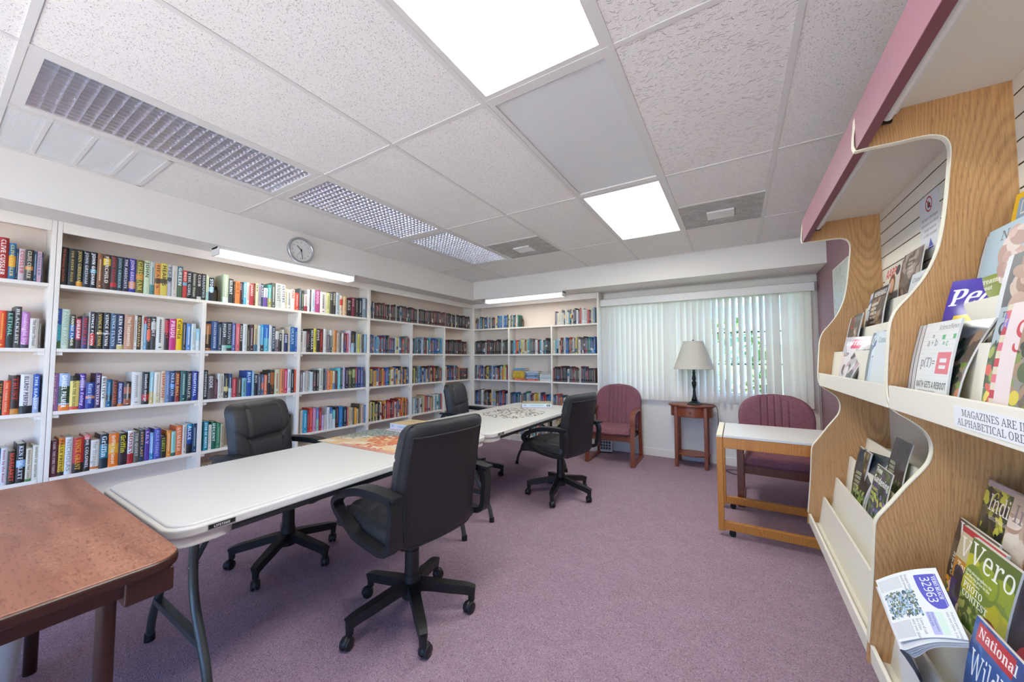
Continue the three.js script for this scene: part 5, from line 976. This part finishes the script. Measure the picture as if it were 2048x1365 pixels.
  vero2: () => { rect('#c8bc98', 0, 0, MW, MH); rect('#b42838', 0, 0, MW, 24); txt('Vero', 16, 100, 88, '#f2eee4', 'serif', false, 228); rect('#c88830', 0, 116, MW, 80); txt('Tantalizing', 24, 150, 36, '#f6f0e4', 'serif'); rect('#40387c', 0, 190, MW, 150); blobs(26, ['#30384c', '#4a5670', '#20283c'], 30, 150, 150, 250, 16, 26); blobs(8, ['#e8dcc8', '#d0a050'], 20, 250, 190, 330, 22, 46); },
  vero3: () => { rect('#5c7034', 0, 0, MW, MH); blobs(60, ['#90a030', '#b8b42c', '#748c38', '#a8a838'], 40, 90, MW, 250, 20, 60); blobs(120, ['#5c8030', '#88a048', '#a8b060', '#4a6430'], 0, 190, 130, MH, 5, 20); txt('Vero', 12, 84, 96, '#f2f2ec', 'serif', false, 236); for (let k = 0; k < 3; k++) txt(['2018 photographers vie', 'for the big prize in the', 'annual nature'][k], 14, 116 + k * 14, 12, '#f0f0ec', 'serif'); txt('PHOTO', 14, 172, 30, '#f6f6f0', 'serif'); txt('CONTEST', 14, 200, 30, '#f6f6f0', 'serif'); cx2.fillStyle = '#5a2c20'; cx2.beginPath(); cx2.ellipse(170, 246, 56, 46, -0.3, 0, 7); cx2.fill(); blobs(30, ['#e0d8d0'], 130, 216, 214, 280, 2, 4); blobs(12, ['#5a8890', '#7aa4a8'], 130, 280, 190, 335, 10, 24); rect('#d04020', 176, 206, 40, 16); },
  wine: () => { rect('#241c26', 0, 0, MW, MH); cx2.fillStyle = '#a83844'; cx2.beginPath(); cx2.ellipse(180, 250, 80, 90, 0, 0, 7); cx2.fill(); cx2.fillStyle = '#d04a50'; cx2.beginPath(); cx2.ellipse(190, 270, 50, 60, 0, 0, 7); cx2.fill(); },
  wildlife: () => { rect('#30579c', 0, 0, MW, MH); blobs(30, ['#3c68b0', '#284a88'], 0, 0, MW, MH, 16, 50); rect('#c02830', 24, 12, 170, 56); txt('National', 32, 52, 40, '#f4f0ee', 'serif'); txt('Wildlife', 20, 170, 104, '#f2f4f8', 'serif', false, 228); rect('#6a2c24', 0, 300, MW, 40); txt('WINTER 2019', 40, 214, 18, '#e8ecf4'); },
  news: () => { rect('#e2e2e4', 0, 0, MW, MH); },
};
const coverIndex = {}; Object.keys(COVER).forEach((k, i) => { coverIndex[k] = i; cx2.save(); cx2.translate((i % 8) * MW, Math.floor(i / 8) * MH); cx2.beginPath(); cx2.rect(0, 0, MW, MH); cx2.clip(); COVER[k](); cx2.restore(); });
const coverTex = new THREE.CanvasTexture(covers); coverTex.colorSpace = THREE.SRGBColorSpace;
const coverMat = new THREE.MeshPhysicalMaterial({ map: coverTex, roughness: 0.32, clearcoat: 0.25, clearcoatRoughness: 0.2 });
const sheetMat = std('#d6d2cc', 0.8);
function magazine(art, x, y, z, w, h, lean, thick, turn, label, fan = 0) {
  const t = thing('magazine', label, 'magazine', [x, y, z], turn);
  const i = coverIndex[art], u0 = (i % 8) * MW / 2048, v1 = 1 - Math.floor(i / 8) * MH / 2048, du = MW / 2048, dv = MH / 2048, in2 = 0.002;
  // gently bowed sheet leaning back (+x at the top), spine towards -z
  const pos = (s, v, off) => { const bow = 0.006 * Math.sin(v * Math.PI), c = Math.cos(lean), q = Math.sin(lean); const flop = fan * s * v * v; return [q * v * h + bow * -1 + off + flop * 0.4, c * v * h, -w / 2 + s * w]; };
  const front = surf(6, 8, (s, v) => pos(s, v, 0), true), uv = front.attributes.uv;
  for (let k = 0; k < uv.count; k++) uv.setXY(k, u0 + in2 + uv.getX(k) * (du - 2 * in2), v1 - dv + in2 + uv.getY(k) * (dv - 2 * in2));
  const back = surf(6, 8, (s, v) => pos(s, v, thick));
  const bu = back.attributes.uv; for (let k = 0; k < bu.count; k++) bu.setXY(k, u0 + du * 0.5, v1 - dv * 0.9);
  mesh('cover', [front, back], coverMat, t);
  mesh('pages', [surf(1, 8, (s, v) => pos(1, v, s * thick), false), surf(1, 8, (s, v) => pos(0, v, s * thick), true), surf(6, 1, (s, v) => pos(s, 1, v * thick), true), surf(6, 1, (s, v) => pos(s, 0, v * thick))], sheetMat, t);
  for (let k = 0; k < Math.round(fan * 10); k++) mesh('loose_page', surf(6, 8, (s, v) => { const p = pos(s, v, thick * (k + 1) / 6); return [p[0] + 0.012 * (k + 1) * s * v * v, p[1] - 0.004 * k * s, p[2] + 0.003 * k * s]; }, k % 2 === 0), new THREE.MeshStandardMaterial({ color: k % 2 ? '#8a8478' : '#c4beb4', roughness: 0.7, side: THREE.DoubleSide }), t);
  return t;
}
const L1 = 0.16;
const P1 = 1.151, P2 = 1.298, P3 = 1.429, P4 = 1.561, B2 = 0.387, B3 = 0.517, B4 = 0.656;
// near rack, upper pockets
magazine('dark', 0.486, P1, -1.66, 0.2, 0.27, L1, 0.004, 0, 'black magazine peeking out behind the mathematics magazine');
magazine('dark', 0.48, P1, -1.615, 0.2, 0.268, L1, 0.004, 0, 'black magazine with a white strip directly behind the mathematics magazine');
magazine('science', 0.47, P1, -1.545, 0.205, 0.268, L1, 0.005, 0, 'white magazine headed with mathematics formulas and MATH GETS A REBOOT');
magazine('plants', 0.478, P1, -1.515, 0.2, 0.264, L1, 0.004, 0.0, 'green magazine edge showing behind the mathematics magazine', 0.1);
magazine('purple', 0.555, P2, -1.64, 0.195, 0.262, L1 + 0.02, 0.006, 0, 'purple magazine with big white title, its pages fanned out', 0.5);
magazine('dark', 0.642, P3, -1.655, 0.2, 0.265, L1, 0.004, 0, 'black magazine behind the pale sky magazine');
magazine('sky', 0.632, P3, -1.58, 0.26, 0.27, L1, 0.006, 0, 'large pale blue magazine with green field and pinkish animal');
magazine('yellow', 0.712, P4, -1.645, 0.17, 0.245, L1 * 0.7, 0.005, 0, 'bright yellow bordered magazine on the top step');
magazine('south', 0.478, P1, -1.2, 0.2, 0.278, L1, 0.004, 0, 'flower garden magazine with large dark letter S at top');
magazine('quilt', 0.473, P1, -1.16, 0.2, 0.28, L1, 0.003, 0, 'magazine with red and cream patchwork stripes');
magazine('pinkS', 0.468, P1, -1.13, 0.2, 0.28, L1, 0.003, 0, 'pale pink magazine with a red letter S and orange shape');
magazine('plants', 0.462, P1, -1.06, 0.205, 0.272, L1, 0.004, 0, 'grey-green plant magazine with white cover lines');
magazine('beast', 0.552, P2, -1.32, 0.23, 0.272, L1, 0.005, 0, 'grey magazine with a furry animal portrait');
// far rack, upper pockets
magazine('glossy', 0.472, P1, -2.55, 0.205, 0.275, L1, 0.007, 0, 'grey and pink celebrity magazine with curled pages', 0.35);
magazine('dark', 0.566, P2, -2.9, 0.2, 0.262, L1, 0.004, 0, 'dark magazine behind the charcoal DISCOVER magazine');
magazine('discover', 0.556, P2, -2.8, 0.2, 0.265, L1, 0.006, 0, 'charcoal magazine headed DISCOVER with red outline');
magazine('pale', 0.64, P3, -2.79, 0.2, 0.255, L1, 0.003, 0, 'pale blue magazine edge behind the NEWSMAX magazine');
magazine('newsmax', 0.632, P3, -2.69, 0.23, 0.262, L1, 0.006, 0, 'brown magazine headed NEWSMAX in white on black');
magazine('aarp', 0.712, P4, -2.735, 0.215, 0.255, L1 * 0.7, 0.004, 0, 'white magazine headed in red with smiling portrait');
magazine('orange', 0.718, P4, -2.66, 0.18, 0.252, L1 * 0.7, 0.003, 0, 'orange magazine between the portrait magazine and the stone one');
magazine('stone', 0.708, P4, -2.47, 0.23, 0.265, L1 * 0.7, 0.005, 0, 'grey stone-wall magazine below the no-food sign');
magazine('car', 0.478, P1, -2.11, 0.2, 0.272, L1, 0.004, 0, 'grey car magazine beside the middle oak panel');
magazine('pale', 0.472, P1, -2.045, 0.2, 0.274, L1, 0.003, 0, 'pale blue magazine in front of the grey car one');
magazine('white', 0.467, P1, -1.99, 0.2, 0.27, L1, 0.003, 0, 'white magazine nearest the middle oak panel on the front lip');
magazine('white', 0.632, P3, -2.18, 0.2, 0.25, L1, 0.004, 0, 'white magazine on the third step left of middle oak panel');
// far rack, lower pockets
magazine('forest', 0.546, B3, -2.76, 0.2, 0.29, 0.17, 0.008, 0, 'brown forest magazine in the lower far rack');
magazine('night', 0.534, B3, -2.69, 0.205, 0.29, 0.17, 0.014, 0, 'thick dark magazine with white page edges in lower far rack', 0.2);
magazine('garden', 0.536, B3, -2.4, 0.21, 0.275, 0.17, 0.005, 0, 'gardening magazine with blue flowers and white title');
magazine('night', 0.612, B4, -2.45, 0.2, 0.27, 0.2, 0.005, 0, 'black magazine with pale green lines above the gardening magazine');
// near rack, lower pockets
magazine('india', 0.606, B4, -1.64, 0.2, 0.285, 0.17, 0.006, 0, 'magazine with leafy yellow-green cover and tall white serif title');
magazine('india2', 0.6, B4, -1.49, 0.22, 0.285, 0.17, 0.006, 0, 'beige portrait magazine beside the leafy yellow-green one');
magazine('vero1', 0.546, B3, -1.655, 0.205, 0.29, 0.17, 0.006, 0, 'dark brown magazine with orange and pink flowers');
magazine('vero2', 0.536, B3, -1.6, 0.205, 0.285, 0.17, 0.008, 0, 'magazine with red band, grapes and orange cover words Tantalizing');
magazine('vero3', 0.526, B3, -1.515, 0.21, 0.28, 0.17, 0.009, 0, 'green magazine with the cover words PHOTO CONTEST');
magazine('wine', 0.53, B3, -1.36, 0.2, 0.275, 0.17, 0.005, 0, 'black magazine with a red wine glass');
magazine('wildlife', 0.466, B2, -1.33, 0.205, 0.275, 0.14, 0.006, 0, 'blue wildlife magazine with red title banner');
coverMat.map = coverTex;

// ---------------------------------------------------------------- folded newspaper
{
  const c = document.createElement('canvas'); c.width = 768; c.height = 560; const x = c.getContext('2d');
  x.fillStyle = '#e4e4e6'; x.fillRect(0, 0, 768, 560);
  x.fillStyle = '#5a58b8'; x.beginPath(); x.moveTo(70, 30); x.lineTo(430, 30); x.quadraticCurveTo(480, 60, 470, 130); x.quadraticCurveTo(400, 240, 70, 220); x.closePath(); x.fill();
  x.fillStyle = '#f4f4f8'; x.font = 'bold 40px serif'; x.fillText('VERO BEACH', 100, 78); x.font = '110px sans-serif'; x.fillText('32963', 100, 176); x.fillRect(60, 40, 420, 3);
  x.fillStyle = '#b4b4e0'; x.fillRect(500, 180, 240, 70); x.fillStyle = '#cfe2d4'; x.fillRect(500, 110, 240, 64);
  x.fillStyle = '#4a4a54'; x.font = '26px serif'; x.fillText('Flood insurance', 510, 208); x.fillText('a rising tide', 510, 238); x.fillText('Practice plans raising', 500, 48); x.fillText('tally over 50yrs. P.24', 500, 82);
  x.font = '30px serif'; x.fillText('Hospital future', 40, 300); x.fillText('board reveals', 40, 334); x.fillText('Lines of oak', 560, 320); x.fillText('for cities', 560, 352); x.fillText('next year plan', 560, 384);
  x.fillStyle = '#9a9aa0'; for (let k = 0; k < 20; k++) { x.fillRect(40, 352 + k * 10, 150, 3); x.fillRect(560, 400 + k * 8, 180, 3); }
  for (let k = 0; k < 500; k++) { x.fillStyle = ['#88a8c8', '#a8c4d8', '#5a6a58', '#7a8068', '#4a5a70', '#c0ccd4'][Math.floor(qr() * 6)]; x.beginPath(); x.ellipse(225 + qr() * 300, 275 + qr() * 260, 4 + qr() * 16, 3 + qr() * 10, 0, 0, 7); x.fill(); }
  const tx = new THREE.CanvasTexture(c); tx.colorSpace = THREE.SRGBColorSpace;
  const t = thing('newspaper', 'folded newspaper with blue 32963 masthead drooping over the front pocket', 'newspaper', [0, 0, -1.545]);
  // corners of the drooping upper half: fold side (x 0.37) and free side (x 0.485), far end then near end
  const mixv = (p, q, k) => p.map((c, i) => c + (q[i] - c) * k), FL = [0.37, 0.58, -0.123], FR = [0.487, 0.687, -0.055], NL = [0.37, 0.511, 0.073], NR = [0.487, 0.588, 0.115];
  const top = surf(10, 10, (u, v) => { const p = mixv(mixv(FL, FR, u), mixv(NL, NR, u), v); return [p[0], p[1] + 0.01 * Math.sin(u * Math.PI) + 0.0035, p[2]]; }, true), uv = top.attributes.uv;
  for (let k = 0; k < uv.count; k++) { const u = uv.getX(k), v = uv.getY(k); uv.setXY(k, v, u); }
  mesh('front_page', top, std('#ffffff', 0.75, { map: tx, side: THREE.DoubleSide }), t);
  for (let k = 0; k < 5; k++) {
    const q = 0.004 + 0.0035 * k;
    mesh('sheet', surf(30, 6, (u, v) => {
      const l = mixv(FL, NL, v), r = mixv(FR, NR, v), m = mixv(l, r, 0.5);
      const pts = [[r[0], r[1] - q * 0.8], [m[0], m[1] + 0.009 - q], [l[0] + 0.004 + q, l[1] - 0.002 - q], [l[0] - 0.004 + q, l[1] - 0.016], [l[0] + 0.006 + q, l[1] - 0.034], [l[0] + 0.03 + q * 0.6, l[1] - 0.075], [0.412 + q * 0.3, 0.4], [0.42, 0.29]];
      const c = new THREE.CatmullRomCurve3(pts.map((e) => V(e[0], e[1], 0)), false, 'centripetal').getPoint(u);
      return [c.x, c.y, l[2] + (r[2] - l[2]) * clamp01((0.42 - u) / 0.42)];
    }), new THREE.MeshStandardMaterial({ color: k % 2 ? '#c4c4c8' : '#dadadc', roughness: 0.8, side: THREE.DoubleSide }), t);
  }
}
// ---------------------------------------------------------------- notices, board on the far wall
function notice(name, draw, w, h, cw, ch, pos, label) {
  const c = document.createElement('canvas'); c.width = cw; c.height = ch; draw(c.getContext('2d'));
  const tx = new THREE.CanvasTexture(c); tx.colorSpace = THREE.SRGBColorSpace;
  const g = new THREE.BoxGeometry(0.0006, h, w), m = new THREE.Mesh(g, [0, 1, 2, 3, 4, 5].map((k) => (k === 1 ? std('#ffffff', 0.6, { map: tx }) : M.white)));
  m.name = numbered(name); m.position.set(...pos); m.castShadow = m.receiveShadow = true; scene.add(m);
  tag(m, label, 'sign');
}
notice('paper_notice', (x) => { x.fillStyle = '#e2e2e6'; x.fillRect(0, 0, 640, 120); x.fillStyle = '#40424c'; x.font = '52px serif'; x.textBaseline = 'middle'; x.textAlign = 'center'; x.fillText('MAGAZINES ARE IN', 326, 34, 560); x.fillText('ALPHABETICAL ORDER', 326, 88, 620); }, 0.3, 0.05, 640, 120, [0.4484, 1.171, -1.176], 'white paper notice reading MAGAZINES ARE IN ALPHABETICAL ORDER on the rack lip');
notice('paper_notice', (x) => {
  x.fillStyle = '#dddde2'; x.fillRect(0, 0, 340, 440); x.strokeStyle = '#b8303c'; x.lineWidth = 11; x.beginPath(); x.arc(170, 78, 52, 0, 7); x.stroke(); x.fillStyle = '#282828'; x.fillRect(150, 70, 46, 36); x.fillRect(164, 48, 8, 20); x.beginPath(); x.moveTo(134, 42); x.lineTo(206, 114); x.stroke();
  x.fillStyle = '#34343a'; x.font = 'italic 27px serif'; x.textAlign = 'center'; ['No food or beverages', 'allowed in the Library', 'except water in', 'a VCRC container'].forEach((s, k) => x.fillText(s, 170, 190 + k * 42, 310));
  x.fillStyle = '#5560b0'; x.beginPath(); x.moveTo(170, 336); x.lineTo(210, 400); x.lineTo(130, 400); x.fill(); x.fillRect(124, 404, 92, 10);
}, 0.2, 0.265, 340, 440, [0.7642, 1.925, -2.38], 'white no food or beverages notice with red crossed circle on the slat panel');
{
  const a = noise2(6, 701), b = noise2(22, 702), marble = tex(256, 256, (u, v) => mix(hex('#cdd2cb'), hex('#aab2aa'), clamp01(Math.abs(a(u, v) - 0.5 + 0.25 * (b(u, v) - 0.5)) < 0.035 ? 0.9 : a(u, v) * 0.25)), 0.6, 0.6);
  const t = thing('wall_board', 'pale marbled board hanging on the mauve wall behind the rack', 'board', [XR, 1.83, -4.07]);
  mesh('panel', bb(-0.018, -0.002, -0.27, 0.275, -0.27, 0.27), std('#ffffff', 0.35, { map: marble }), t);
  mesh('frame', [bb(-0.02, 0, 0.275, 0.283, -0.278, 0.278), bb(-0.02, 0, -0.278, -0.27, -0.278, 0.278), bb(-0.02, 0, -0.278, 0.283, -0.278, -0.27), bb(-0.02, 0, -0.278, 0.283, 0.27, 0.278)], M.metalWhite, t);
}
renderer.render(scene, camera);
